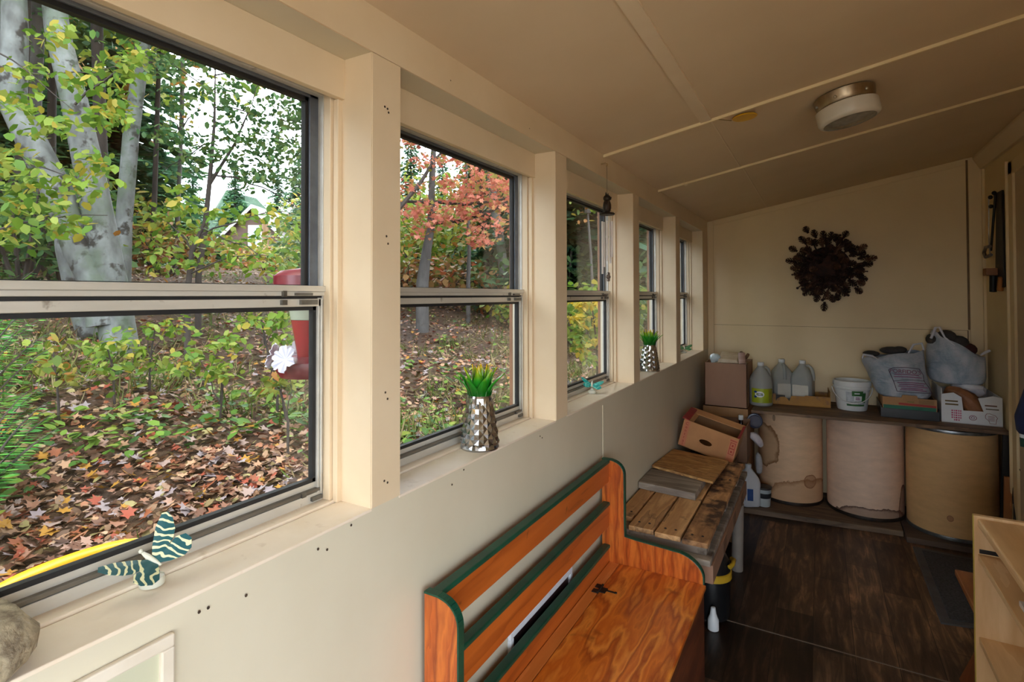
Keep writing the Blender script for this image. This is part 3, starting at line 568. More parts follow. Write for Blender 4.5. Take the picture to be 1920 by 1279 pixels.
def bush(a, d, w, h, m, label, leaf=.09, cnt=420, tmpl=LEAF):
    q = D(a,538,d) if a is not None else d; g = gz(q[0],q[1]); t = thing('shrub', label, 'shrub', (q[0],q[1],g), 'shrubs along the treeline'); n = cnt
    u = rs.randn(n,3); u /= np.linalg.norm(u,axis=1)[:,None]; u *= (rs.rand(n)**.45)[:,None]
    pts = np.stack([q[0]+u[:,0]*w*.5,q[1]+u[:,1]*w*.5,g+h*.5+u[:,2]*h*.5],1); mb = MB()
    for k in range(5):
        e = (q[0]+rnd.uniform(-.35,.35)*w,q[1]+rnd.uniform(-.35,.35)*w,g+h*rnd.uniform(.6,.9)); mb.tube([(q[0],q[1],g-.1),((q[0]+e[0])/2,(q[1]+e[1])/2,g+h*.4),e],[.025,.015,.005],5)
    mb.build('stems', dark_bark, t, smooth=60); leafobj('foliage', scatter(tmpl, pts, rs.uniform(leaf*.7,leaf*1.3,n), rs.uniform(0,6.28,n), -.3+rs.randn(n)*.5, rs.randn(n)*.5), L[m], t); return t
for k, (a, d, w, h, mm) in enumerate(((-60,6,2.2,1.6,'deep'),(40,7,2.4,1.7,'deep'),(130,8,2.4,1.5,'green'),(60,10,3,2.4,'deep'),(200,10,2.6,1.8,'mixed'),(310,9,1.8,.9,'rust'),(270,13,2.8,2.0,'mixed'),(360,15,2.6,1.3,'mixed'),(430,17,2.6,.9,'rust'),(500,19,3,1.1,'mixed'),(570,16,2.6,1.3,'mixed'),(330,20,3.2,2.6,'deep'),(600,12,2.4,1.6,'deep'),(570,24,4,3.6,'mixed'),(650,15,3,2.4,'mixed'),(720,14,3,2.6,'green'),(770,12,2.6,1.9,'mixed'),(830,13,3,2.2,'green'),(760,9,2,.8,'rust'),(820,9.5,2.2,.9,'rust'),(880,10,2.2,1.0,'rust'),(885,14,3,2.6,'mixed'),(940,11.5,2.4,1.6,'deep'),(930,9,1.8,.7,'rust'),(980,9,2,1.2,'deep'),(985,8,1.2,.7,'green'),(1060,9,2,1.4,'deep'),(1095,8.5,1.6,.6,'rust'),(1120,10,2,1.6,'deep'),(1080,6.5,1.2,.8,'green'),(1150,7,1.6,1.0,'green'),(1205,8,2,1.5,'deep'),(1290,12,2.4,2.2,'deep'),(690,9,2,1.0,'rust'),(40,5.2,1.6,1.3,'deep'),(120,5.6,1.4,1.1,'deep'),(800,17,3.4,3.6,'mixed'),(860,19,3.6,4.0,'green'),(920,16,3,3.2,'mixed'),(960,14,2.6,2.4,'mixed'),(640,8,1.6,.9,'mixed'))):
    bush(a,d,w,h,mm,{'deep':'dark green shrub below the conifers','green':'bright green shrub at the edge of the trees','mixed':'yellow green shrub at the edge of the trees','rust':'rust brown low shrub on the crest of the bank'}[mm], .075+.006*d, int(260+60*w*h))

# forested ridge far behind
m = MB(); nn = 90; qq = np.random.RandomState(8); hv = []
for i in range(nn):
    a = -700+i*30; dd = 85; p0 = D(a,538,dd); top = 13.5+2.2*math.sin(i*.21)+1.6*math.sin(i*.53+1)+1.1*qq.randn()
    hv += [(p0[0],p0[1],2.),(p0[0]+.6*qq.randn(),p0[1]+.6*qq.randn(),2+(top-2)*.4),(p0[0]-1.5+.9*qq.randn(),p0[1]+.9*qq.randn()+1,2+(top-2)*.75),(p0[0]-3,p0[1]+3,top),(p0[0]-9,p0[1]+9,2.)]
m.add(hv,[(i*5+j,(i+1)*5+j,(i+1)*5+j+1,i*5+j+1) for i in range(nn-1) for j in range(4)])
struct(m.build('hills_far', mk('forest_ridge',(62,84,66),(38,58,46),.35,detail=9,rough=.95,bump=1,bdist=.8), origin=(-40,60,2)), 'dark green forested ridge far beyond the trees', 'hills')
for x_, y_, w_, h_, m_ in ((-5.2,-.6,2.2,1.6,'green'),(-6.5,-2.2,2.6,1.9,'mixed'),(-4.6,-3.,2,1.3,'mixed'),(-7.5,.8,2.4,1.8,'deep'),(-5.5,-5,2.4,1.6,'deep')):
    bush(None,(x_,y_),w_,h_,m_,{'deep':'dark green shrub below the conifers','green':'bright green shrub at the edge of the trees','mixed':'yellow green shrub at the edge of the trees'}[m_],.11,int(260+60*w_*h_))
hd = 28; hg = D(475,480,hd); hz = gz(hg[0],hg[1]); ca = Vector((_r[0],_r[1],0)).normalized(); cf = Vector((_f[0],_f[1],0)).normalized()
h0 = Vector((hg[0],hg[1],0)); hs = thing('neighbour_house','brown gabled house with white trim among the trees','house',(hg[0],hg[1],hz-.3))
def HM(u, w, z): v = h0+ca*u+cf*w; return (v.x, v.y, z)
zw = CAM[2]+(538-425)/FPX*hd; zr = CAM[2]+(538-372)/FPX*hd; hw = 55/FPX*hd
m = MB(); o = [(-hw,hz-.4),(hw,hz-.4),(hw,zw),(0,zr),(-hw,zw)]
m.add([HM(a,0,z) for a,z in o]+[HM(a,6,z) for a,z in o],[(0,1,2,3,4),(9,8,7,6,5)]+[(i,i+5,(i+1)%5+5,(i+1)%5) for i in range(5)]); m.build('walls', mk('brown_siding',(86,66,56),(72,56,48),4,stretch=(.2,.2,8),rough=.8), hs)
m = MB()
for s in (-1,1): m.hexa([HM(s*(hw+.3),-.25,zw-.33),HM(0,-.25,zr),HM(0,6.2,zr),HM(s*(hw+.3),6.2,zw-.33)],[HM(s*(hw+.3),-.25,zw-.2),HM(0,-.25,zr+.14),HM(0,6.2,zr+.14),HM(s*(hw+.3),6.2,zw-.2)])
m.build('roof', mk('roof_shingle',(96,92,94),(80,76,78),20), hs)
wt = mk('white_trim',(180,184,190),(168,172,178),6); m = MB()
for s in (-1,1): m.hexa([HM(s*(hw+.3),-.3,zw-.42),HM(0,-.3,zr-.1),HM(0,-.26,zr-.1),HM(s*(hw+.3),-.26,zw-.42)],[HM(s*(hw+.3),-.3,zw-.2),HM(0,-.3,zr+.12),HM(0,-.26,zr+.12),HM(s*(hw+.3),-.26,zw-.2)])
m.build('trim', wt, hs)
for u in (.1,):
    m = MB(); m.hexa([HM(u-.36,-.06,zw-.55),HM(u+.36,-.06,zw-.55),HM(u+.36,.0,zw-.55),HM(u-.36,.0,zw-.55)],[HM(u-.36,-.06,zw+.55),HM(u+.36,-.06,zw+.55),HM(u+.36,.0,zw+.55),HM(u-.36,.0,zw+.55)]); wn = m.build('window', wt, hs)
    m = MB(); m.hexa([HM(u-.29,-.075,zw-.47),HM(u+.29,-.075,zw-.47),HM(u+.29,-.06,zw-.47),HM(u-.29,-.06,zw-.47)],[HM(u-.29,-.075,zw+.47),HM(u+.29,-.075,zw+.47),HM(u+.29,-.06,zw+.47),HM(u-.29,-.06,zw+.47)]); m.build('pane', mk('house_glass',(150,175,195),(130,155,178),3,rough=.1), wn)
p = D(497,470,20); g = gz(p[0],p[1]); tag(MB().tube([(p[0],p[1],g-.2),(p[0],p[1],CAM[2]+(538-402)/FPX*20)],[.13,.11],10).build('wooden_post', mk('weathered_post',(150,118,92),(130,100,76),6,stretch=(1,1,.2))), 'pale wooden post standing in front of the brown house', 'post')

# ---------------------------------------------------------------- hanging feeder and the yellow hose just outside the first window
fx, fy = -.315, .925
fd = thing('hummingbird_feeder','red hummingbird feeder with white flowers hanging outside the first window','bird feeder',(fx,fy,1.29))
redp = mk('red_plastic',(112,18,40),(98,14,34),8,rough=.3)
MB().lathe([(.012,1.292),(.07,1.296),(.082,1.315),(.078,1.335),(.045,1.345)],28,(fx,fy,0)).build('base',redp,fd,smooth=50)
MB().lathe([(.030,1.345),(.034,1.37),(.046,1.436)],28,(fx,fy,0)).build('nectar',mk('red_nectar',(140,30,38),(124,22,30),5,rough=.15),fd,smooth=50)
MB().lathe([(.046,1.437),(.060,1.515)],28,(fx,fy,0),cap0=False,cap1=False).build('bottle',mk('bottle_plastic',(160,168,150),(150,158,140),6,rough=.2),fd,smooth=50)
MB().lathe([(.078,1.515),(.086,1.522),(.086,1.545),(.07,1.558),(.02,1.566),(.008,1.58)],30,(fx,fy,0)).build('cap',redp,fd,smooth=40)
MB().tube([(fx,fy,1.57),(fx,fy,2.2)],.0015,5).build('hanger',alu_grey,fd)
wfl = mk('white_flower',(206,206,214),(190,188,202),6,rough=.4)
for k in range(6):
    a = R(k*60-20); c = Vector((fx+.084*math.cos(a),fy+.084*math.sin(a),1.345)); n = Vector((math.cos(a),math.sin(a),.35)).normalized(); u = n.orthogonal().normalized(); v = n.cross(u); vs = [c]; 
    for j in range(36):
        q = 2*math.pi*j/36; r = .0285*(1+.20*abs(math.cos(3*q))-.16*(j%6==3)); vs.append(c+(u*math.cos(q)+v*math.sin(q))*r+n*(.010 if j%6 else .003))
    MB().add([tuple(q) for q in vs],[(0,1+j,1+(j+1)%36) for j in range(36)]).build('flower',wfl,fd,solid=.0015)
hp = [D(-150,1160,1.30),D(-40,1128,1.34),D(40,1088,1.4),D(110,1060,1.44),D(180,1037,1.5),D(235,1024,1.55),D(270,1026,1.58),D(300,1060,1.6),D(318,1120,1.62)]
sm = []
for i in range(len(hp)-1):
    p0,p1,p2,p3 = [Vector(hp[max(0,min(len(hp)-1,i+k))]) for k in (-1,0,1,2)]
    for j in range(5):
        t_ = j/5; sm.append(.5*((2*p1)+(p2-p0)*t_+(2*p0-5*p1+4*p2-p3)*t_**2+(3*p1-p0-3*p2+p3)*t_**3))
tag(MB().tube(sm,.019,14).build('yellow_hose',mk('yellow_plastic',(226,160,26),(214,146,20),9,rough=.35),smooth=60),'bright yellow plastic hose curving just outside the first window','hose')

# unseen upper storey of the adjoining house, added to block sky over the bank
m = MB(); m.box(XR+.2,XR+7,1.3,9.5,2.5,6.4); m.prism([(XR-.1,6.2),(XR+7.3,6.2),(XR+3.6,8.4)],1.0,9.9,'y')
struct(m.build('sky_block_house', mk('house_siding',(150,140,124),(140,130,114),5,stretch=(1,1,6),rough=.8), origin=(XR+3,4,2.5)), 'unseen upper storey added beside the porch to block sky', 'house wall')
# ---------------------------------------------------------------- overcast daylight
w = bpy.data.worlds.new('overcast_sky'); SC.world = w; w.use_nodes = True; nt = w.node_tree; nt.nodes.clear()
o = nt.nodes.new('ShaderNodeOutputWorld'); bg = nt.nodes.new('ShaderNodeBackground'); tc = nt.nodes.new('ShaderNodeTexCoord'); sp = nt.nodes.new('ShaderNodeSeparateXYZ'); rp = nt.nodes.new('ShaderNodeValToRGB')
e = rp.color_ramp.elements; e[0].position = .48; e[0].color = (.05,.05,.045,1); e[1].position = 1; e[1].color = (1.0,1.0,1.0,1); q = e.new(.52); q.color = (.72,.80,.92,1)
mp = nt.nodes.new('ShaderNodeMath'); mp.operation = 'MULTIPLY_ADD'; mp.inputs[1].default_value = .5; mp.inputs[2].default_value = .5
for a, ao, c, ci in ((tc,'Generated',sp,0),(sp,2,mp,0),(mp,0,rp,0),(rp,0,bg,'Color'),(bg,0,o,'Surface')): nt.links.new(a.outputs[ao], c.inputs[ci])
bg.inputs['Strength'].default_value = SKY = 9.0
def portal(name, loc, rot, sx, sy):
    l = bpy.data.lights.new(name,'AREA'); l.shape = 'RECTANGLE'; l.size = sx; l.size_y = sy; l.cycles.is_portal = True
    ob = bpy.data.objects.new(name,l); COL.objects.link(ob); ob.location = loc; ob.rotation_euler = rot; return ob
for i,(a,c) in enumerate(OPEN+[(-.72,-.076),(-1.62,-.8)]): portal('daylight_portal', (-WT-.01,(a+c)/2,1.5), (0,R(-90),0), .9, c-a)
portal('daylight_portal',(XR+.12,-1.1,1.05),(0,R(90),0),2.1,2.6); portal('daylight_portal',(.875,YF-.12,1.1),(R(90),0,0),1.5,1.9)
SC.view_settings.view_transform = 'Standard'; SC.view_settings.look = 'None'; SC.view_settings.gamma = 1; SC.view_settings.exposure = .46
SC.cycles.use_denoising = True; SC.cycles.max_bounces = 10; SC.cycles.diffuse_bounces = 6; SC.cycles.glossy_bounces = 3; SC.cycles.transmission_bounces = 6; SC.cycles.transparent_max_bounces = 12; SC.cycles.caustics_reflective = False; SC.cycles.caustics_refractive = False
SC.cycles.sample_clamp_indirect = 8
# ================================================================ things in the porch
def V(*a): return Vector(a)
def dup(root, loc, rotz=0, label=None):
    r = root.copy(); COL.objects.link(r); r.location = loc; r.rotation_euler = (0,0,rotz)
    if label: r['label'] = label
    for ch in list(root.children):
        c = ch.copy(); COL.objects.link(c); c.parent = r
        for g in ch.children:
            d = g.copy(); COL.objects.link(d); d.parent = c
    return r
def arc(cx, cz_, r, a0, a1, n=8, rz=None): return [(cx+r*math.cos(R(a0+(a1-a0)*i/n)), cz_+(rz or r)*math.sin(R(a0+(a1-a0)*i/n))) for i in range(n+1)]

# ---------------------------------------------------------------- bench with slatted back
pine = wood('varnished_fir_plywood',[(226,128,44),(206,104,32),(240,152,62),(172,78,24),(218,120,40)],9,(2.4,.42,2.4),rough=.3,coat=.35,spots=[((132,62,26),5,.66,.76)],nscale=2.2)
pine_v = wood('varnished_side_plywood',[(192,94,34),(146,64,22),(204,110,42),(168,78,26)],9,(3,3,.5),rough=.32,coat=.3,nscale=2.4)
rail_m = wood('varnished_pine_rail',[(178,88,30),(192,100,38),(156,74,26)],5,(3,.25,3),rough=.4,coat=.2,spots=[((90,44,20),9,.70,.76)])
green_m = mk('green_paint',(14,78,58),(10,62,46),14,rough=.4,spots=[((150,150,110),34,.73,.76,.8)])
iron_m = mk('black_iron',(24,23,22),(36,33,30),20,rough=.55,metal=.4)
bn = thing('bench','varnished plywood bench with green trimmed slatted back below the windows','bench',(.22,1.53,0))
y0, y1 = .962, 2.117
prof = [(.02,0),(.02,.827),(.058,.827)]+arc(.062,.775,.050,80,0,6)+[(.112,.60),(.114,.532)]+[(.16,.527),(.25,.522)]+arc(.30,.44,.114,75,5,8,.08)+[(.414,.42),(.414,.404),(.395,.40),(.395,0)]
for a, c in ((y0,y0+.018),(y1-.018,y1)):
    sp = MB().prism(prof,a,c,'y').build('side_panel',pine_v,bn,bevel=.002)
    e = MB(); q = prof[1:-3]
    for i in range(len(q)-1):
        (xa,za),(xb,zb) = q[i],q[i+1]; d = V(xb-xa,0,zb-za); n_ = V(-d.z,0,d.x).normalized()*.0035
        e.hexa([(xa-n_.x*.2,a-.0012,za-n_.z*.2),(xb-n_.x*.2,a-.0012,zb-n_.z*.2),(xb-n_.x*.2,c+.0012,zb-n_.z*.2),(xa-n_.x*.2,c+.0012,za-n_.z*.2)],[(xa+n_.x,a-.0012,za+n_.z),(xb+n_.x,a-.0012,zb+n_.z),(xb+n_.x,c+.0012,zb+n_.z),(xa+n_.x,c+.0012,za+n_.z)])
    e.build('edge_band',green_m,sp)
ya, yb = y0+.018, y1-.018
for z0, z1 in ((.738,.815),(.560,.645),(.405,.474)):
    r = MB().box(.030,.050,ya,yb,z0,z1).build('back_rail',rail_m,bn,bevel=.002)
    MB().box(.026,.055,ya,yb,z1,z1+.014).build('rail_cap',green_m,r,bevel=.004,seg=3)
MB().box(.052,.092,ya,yb,.405,.420).build('seat_strip',wood('pale_seat_strip',[(218,134,66),(204,116,52),(228,146,78)],4,(3,.3,3),rough=.35,coat=.3),bn,bevel=.0015)
MB().box(.094,.424,ya,yb,.405,.421).build('seat_lid',pine,bn,bevel=.003)
MB().box(.396,.413,y0-.001,y1+.001,.0,.4035).build('front_panel',wood('dark_side_panel',[(96,50,28),(78,38,22),(110,58,32)],5,(2,.4,2),rough=.5),bn)
MB().box(.052,.37,ya,yb,.03,.045).build('bottom_board',rail_m,bn)
for hy in (1.88,1.18):
    h = MB(); h.box(.070,.092,hy-.030,hy-.006,.4205,.4235); h.box(.070,.092,hy+.006,hy+.030,.4205,.4235); h.box(.094,.118,hy-.020,hy+.014,.4215,.4245); h.tube([(.093,hy-.03,.424),(.093,hy+.03,.424)],.0045,8)
    h.box(.118,.150,hy-.002,hy+.006,.4215,.4240); h.ball((.151,hy+.002,.4235),.006,8,sq=(1,1,.5))
    h.build('hinge',iron_m,bn,bevel=.0008)

# ---------------------------------------------------------------- frames fixed to the window wall
def wallframe(name, label, cat, ya, yb, za, zb, w, m, pm, x=.0005, th=.010):
    t = thing(name,label,cat,(x,(ya+yb)/2,za)); f = MB()
    for q in ((ya,yb,zb-w,zb),(ya,yb,za,za+w),(ya,ya+w,za+w,zb-w),(yb-w,yb,za+w,zb-w)): f.box(x,x+th,*q)
    f.build('frame',m,t,bevel=.0025); MB().box(x,x+.003,ya+w,yb-w,za+w,zb-w).build('panel',pm,t); return t
wallframe('access_panel','cream moulded frame on the wall under the nearest window','wall panel',-.22,.427,.52,1.024,.018,mk('chipped_cream',(230,220,204),(216,204,186),6,rough=.45,spots=[((70,70,90),26,.72,.74)]),mk('green_grey_panel',(198,197,172),(190,188,162),3,rough=.5))
wallframe('picture_frame','white framed dark picture low on the wall behind the bench','picture',1.365,1.815,.13,.513,.020,mk('white_frame',(232,236,242),(214,218,228),8,rough=.35),mk('dark_print',(58,38,44),(40,30,34),5,rough=.3),th=.012)

# ---------------------------------------------------------------- ornaments on the sills
def pineapple(loc, label):
    x, y, z = loc; t = thing('pineapple_vase',label,'vase',loc,'pineapple vases'); n, rows = 12, 5; mb = MB(); H = .150
    rad = lambda s: .0545-.0195*s**1.1
    vs, fs = [], []
    for j in range(rows*2+1):
        s = j/(rows*2)
        for k in range(n):
            a = 2*math.pi*(k+.5*(j%2))/n; r = rad(s)*.985; vs.append((x+r*math.cos(a),y+r*math.sin(a),z+.006+(H-.012)*s))
    nb = len(vs)
    for j in range(1,rows*2):   # raised facet of each diamond
        s = j/(rows*2)
        for k in range(n):
            a = 2*math.pi*(k+.5*((j+1)%2))/n; r = rad(s)*1.075; c = len(vs); vs.append((x+r*math.cos(a),y+r*math.sin(a),z+.006+(H-.012)*s))
            odd = (j+1)%2; L_ = j*n+((k-1+odd)%n if not (j%2) and False else 0)
            if j%2: le, ri, lo_, up = j*n+(k-1)%n, j*n+k, (j-1)*n+k, (j+1)*n+k
            else: le, ri, lo_, up = j*n+k, j*n+(k+1)%n, (j-1)*n+k, (j+1)*n+k
            fs += [(c,lo_,ri),(c,ri,up),(c,up,le),(c,le,lo_)]
    for k in range(n): pass
    mb.add(vs,fs); mb.lathe([(.0545,0),(.056,.005),(.054,.012),(.0525,.016)],36,(x,y,z)); mb.lathe([(.0375,H-.024),(.036,H-.006),(.034,H),(.0305,H),(.031,H-.02)],36,(x,y,z),cap1=False)
    mb.build('vase',mk('mercury_silver',(206,208,210),(178,180,184),12,rough=.13,metal=.97) if 'silver' not in pineapple.__dict__ else pineapple.silver,t)
    lf = bpy.data.materials.get('pineapple_leaf')
    if lf is None:
        T = NT('pineapple_leaf'); b = T.bsdf(i_Roughness=.25); tc = T.n('TexCoord'); sx = T.n('SeparateXYZ'); T.l(tc,'Object',sx,0)
        r_ = T.ramp(sx,2,[(.16,lin((14,96,22))),(.195,lin((40,150,34))),(.215,lin((140,180,30))),(.232,lin((230,186,30))),(.246,lin((160,70,24)))]); T.l(r_,0,b,'Base Color'); lf = T.m
    for ring, (k, r0, out, h) in enumerate(((8,.028,.044,.070),(7,.024,.024,.090),(4,.014,.006,.100))):
        for j in range(k):
            a = 2*math.pi*(j+.5*ring)/k+ring*.2; ca, sa = math.cos(a), math.sin(a); m = MB(); rows_ = []
            for i in range(7):
                s = i/6; w = .0185*(1-.1*s-.9*s**2.6); r = r0+out*s**2.2; zz = z+H-.012+h*s
                rows_ += [(x+ca*r-sa*w,y+sa*r+ca*w,zz),(x+ca*(r+.003),y+sa*(r+.003),zz),(x+ca*r+sa*w,y+sa*r-ca*w,zz)]
            m.add(rows_,[(i*3+q,i*3+q+1,i*3+q+4,i*3+q+3) for i in range(6) for q in (0,1)]); m.build('leaf',lf,t,smooth=60,solid=.0012)
    return t
pv = pineapple((-.050,1.298,ZS),'silver pineapple vase with green leaves on the second window sill')
dup(pv,(-.050,3.075,ZS),1.1,'silver pineapple vase on the fourth window sill')

capm = mk('pearly_plastic',(226,224,206),(208,206,190),8,rough=.3)
def butterfly(loc, label, colA, colB, span=.058, lift=25, nrm_=(.5,-.25,.85), head=(-.55,-.30,.45)):
    x, y, z = loc; t = thing('butterfly_ornament',label,'ornament',loc)
    MB().lathe([(.013,0),(.0165,.002),(.0175,.009),(.016,.0135),(.008,.0165),(.0055,.024)],24,(x,y,z)).build('base',capm,t,smooth=50)
    zz_ = V(*nrm_).normalized(); yy_ = V(*head); yy_ = (yy_-zz_*yy_.dot(zz_)).normalized(); M0 = Matrix((yy_.cross(zz_),yy_,zz_)).transposed().to_4x4(); M0.translation = V(x,y,z+.038)
    m = MB(); m.tube([(0,-.016,0),(0,-.006,.001),(0,.008,.002),(0,.018,.004)],[.0018,.0034,.0042,.0022],8,M=M0); m.ball((0,.021,.005),.0034,8,M=M0); m.build('body',capm,t,smooth=60)
    wm = wing_mat(colA,colB)
    for s in (-1,1):
        W = M0 @ Matrix.Rotation(R(-lift*s),4,'Y'); e = span
        fore = [(0,.004),(.25,.24),(.62,.50),(.95,.62),(1.05,.52),(.98,.30),(.80,.06),(.62,-.06),(.3,-.10),(0,-.04)]; hind = [(0,-.04),(.34,-.10),(.66,-.10),(.82,-.26),(.80,-.46),(.62,-.62),(.40,-.60),(.18,-.40),(0,-.16)]
        for sh, nm in ((fore,'forewing'),(hind,'hindwing')):
            mb = MB(); c = (sum(p[0] for p in sh)/len(sh)*s*e,sum(p[1] for p in sh)/len(sh)*e,.0012); vs = [c]+[(p[0]*e*s,p[1]*e,.0) for p in sh]; mb.add(vs,[(0,1+i,1+(i+1)%len(sh)) for i in range(len(sh))],M=W); mb.build(nm,wm,t,solid=.0012)
    return t
def wing_mat(a, c):
    nm = 'wing_%d_%d_%d' % tuple(a)
    if nm in bpy.data.materials: return bpy.data.materials[nm]
    T = NT(nm); b = T.bsdf(i_Roughness=.35); co = T.coord(); w = T.n('TexWave',i_Scale=34.,i_Distortion=9.,i_Detail=2.,wave_type='RINGS'); T.l(co,0,w,0)
    r_ = T.ramp(w,0,[(.0,lin(a)),(.70,lin(a)),(.80,lin(c)),(1,lin(c))]); T.l(r_,0,b,'Base Color'); return T.m
p = P(285,1098,'z',ZS); butterfly((p[0],p[1],ZS),'dark teal and cream butterfly ornament on the first window sill',(28,84,90),(226,222,176),.060,24)
p = P(1110,738,'z',ZS); butterfly((p[0],p[1],ZS),'bright teal butterfly ornament on the third window sill',(20,150,146),(120,205,190),.05,12,(.35,-.35,.85),(-.3,.7,.2))
p = P(1283,662,'z',ZS); butterfly((p[0],p[1],ZS),'dark green butterfly ornament on the last window sill',(36,100,62),(120,160,110),.06,14,(.3,-.4,.85),(-.3,.7,.2))
st = MB(); sx, sy = -.045, .200
q = np.random.RandomState(5)
st.lathe([(.02,.0),(.068,.004),(.086,.022),(.088,.042),(.074,.064),(.046,.072),(.012,.062)],40,(sx,sy,ZS),wob=lambda a,z: .05*math.sin(2*a+1)+.03*math.sin(5*a+z*60)+.018*math.sin(17*a+z*300))
stone_m = mk('fossil_stone',(200,186,156),(128,114,94),46,detail=8,rough=.85,bump=1,bdist=.008,spots=[((214,206,190),30,.55,.68,.8)])
tag(st.build('stone',stone_m,smooth=70,origin=(sx,sy,ZS)),'rough rounded fossil stone on the nearest window sill','stone')

# ---------------------------------------------------------------- ceiling: lamp, disc, hooks
nrm = V(-SL,0,1).normalized()
def ceilM(x, y, off=0): 
    ux = V(1,0,SL).normalized(); uy = V(0,1,0); M = Matrix((ux,uy,ux.cross(uy))).transposed().to_4x4(); M.translation = V(x,y,cz(x))-nrm*off; return M
lx, ly = .885, 2.395; M_ = ceilM(lx,ly)
lm = thing('ceiling_lamp','round ribbed glass ceiling lamp with a brushed metal base','ceiling lamp',(lx,ly,cz(lx)))
MB().lathe([(.02,-.001),(.098,-.001),(.104,-.006),(.100,-.030),(.096,-.044),(.093,-.047),(.02,-.047)],48,M=M_).build('base',mk('brushed_nickel',(176,158,134),(150,132,110),30,stretch=(1,1,.1),rough=.28,metal=.9),lm,smooth=35)
gl = mk('milk_glass',(222,216,206),(212,206,196),10,rough=.25)
g = MB(); nf = 144
prof_ = [(.094,-.047),(.1035,-.052),(.1035,-.098),(.098,-.107),(.088,-.110)]
g.lathe(prof_,nf,M=M_,cap0=False,cap1=False,wob=lambda a,z: (.011*math.cos(72*a) if -.105 < z < -.05 else 0)); sh = g.build('shade',gl,lm,smooth=60)
gp = mk('pressed_glass',(150,144,134),(118,112,102),34,rough=.12,bump=.6,bdist=.004)
MB().lathe([(.088,-.110),(.084,-.1085),(.06,-.112),(.03,-.115),(.001,-.116)],48,M=M_,cap0=False,cap1=True).build('lens',gp,sh,smooth=60)
s_ = MB()
for a in (200,250,310): s_.ball((.101*math.cos(R(a)),.101*math.sin(R(a)),-.030),.006,8,M=M_)
s_.build('screw',mk('steel_screw',(200,196,188),(170,166,160),10,rough=.3,metal=.9),lm)
M_ = ceilM(.552,2.262)
t = thing('yellow_disc','flat yellow plastic disc hanging by a string at the ceiling batten','disc',(.552,2.262,cz(.552)))
MB().lathe([(.001,-.012),(.043,-.012),(.046,-.009),(.043,-.006),(.001,-.006)],32,M=M_ @ Matrix.Rotation(R(6),4,'Y')).build('disc',mk('yellow_disc_plastic',(226,176,30),(210,158,24),6,rough=.35),t,smooth=40)
MB().tube([(.552-.046,2.25,cz(.506)-.010),(.552-.085,2.20,cz(.467)-.006)],.0016,6).build('string',mk('grey_string',(150,120,60),(120,96,50),9),t)
def hook(x, y, label):
    pts = [(x,y,cz(x)),(x,y,cz(x)-.012)]+[(x+.010-.010*math.cos(R(a)),y,cz(x)-.020-.010*math.sin(R(a))+.0) for a in range(0,230,25)]
    tag(MB().tube(pts,.0016,6).build('cup_hook',mk('cream_hook',(226,206,170),(212,190,150),6,rough=.4),smooth=60),label,'hook','ceiling cup hooks')
hook(.16,3.02,'small cream cup hook screwed into the ceiling near the window wall')

# ---------------------------------------------------------------- wind chime by the third window
wc = thing('wind_chime','wind chime with an owl and metal tubes by the third window','wind chime',(.03,2.15,1.56)); dkm = mk('dark_bronze',(58,44,34),(36,28,24),24,rough=.5,metal=.4,bump=.4,bdist=.002)
wy, wx = 2.15, .03
MB().tube([(0.003,wy,2.05),(.024,wy,2.052),(.032,wy,2.046),(.030,wy,2.037)],.002,6).build('hook',mk('brass_hook',(190,160,110),(160,130,84),9,rough=.4,metal=.5),wc,smooth=60)
MB().tube([(wx,wy,2.04),(wx,wy,1.90)],.0007,5).build('cord',dkm,wc)
o = MB(); o.ball((wx,wy,1.868),.022,14,sq=(.8,.85,1.45)); o.ball((wx,wy,1.902),.017,14,sq=(.95,1,.9))
for s in (-1,1): o.tube([(wx,wy+s*.010,1.912),(wx,wy+s*.014,1.926)],[.005,.001],6); o.ball((wx,wy+s*.019,1.866),.014,10,sq=(.7,.35,1.6)); o.ball((wx+.013,wy+s*.007,1.904),.005,8)
o.ball((wx+.016,wy,1.897),.003,6); o.build('owl',dkm,wc,smooth=60)
MB().lathe([(.001,1.832),(.030,1.832),(.033,1.836),(.030,1.840),(.001,1.842)],24,(wx,wy,0)).build('top_plate',dkm,wc,smooth=40)
chm = mk('chime_lit_white',(240,232,228),(226,216,210),12,rough=.3)  # white base colour stands in for room light reflected by the tubes
for k,(a,l) in enumerate(((0,.15),(72,.175),(144,.19),(216,.22),(288,.165))):
    q = (wx+.021*math.cos(R(a)),wy+.021*math.sin(R(a))); tb_ = MB().tube([(q[0],q[1],1.805),(q[0],q[1],1.805-l)],.0042,10).build('chime_tube',chm,wc,smooth=40); MB().tube([(q[0],q[1],1.833),(q[0],q[1],1.803)],.0005,4).build('string',dkm,tb_)
MB().tube([(wx,wy,1.832),(wx,wy,1.59)],.0005,4).build('clapper_cord',dkm,wc); MB().ball((wx,wy,1.74),.008,10).build('clapper',capm,wc,smooth=60)
f = MB()
for a in range(0,360,60): f.ball((wx+.004,wy+.014*math.cos(R(a)),1.573+.014*math.sin(R(a))),.0078,8,sq=(.7,1,1))
f.ball((wx+.006,wy,1.573),.006,8,sq=(.5,1,1)); f.build('wind_catcher',mk('silver_flower',(220,214,210),(120,110,104),60,rough=.25,metal=.7),wc,smooth=60)

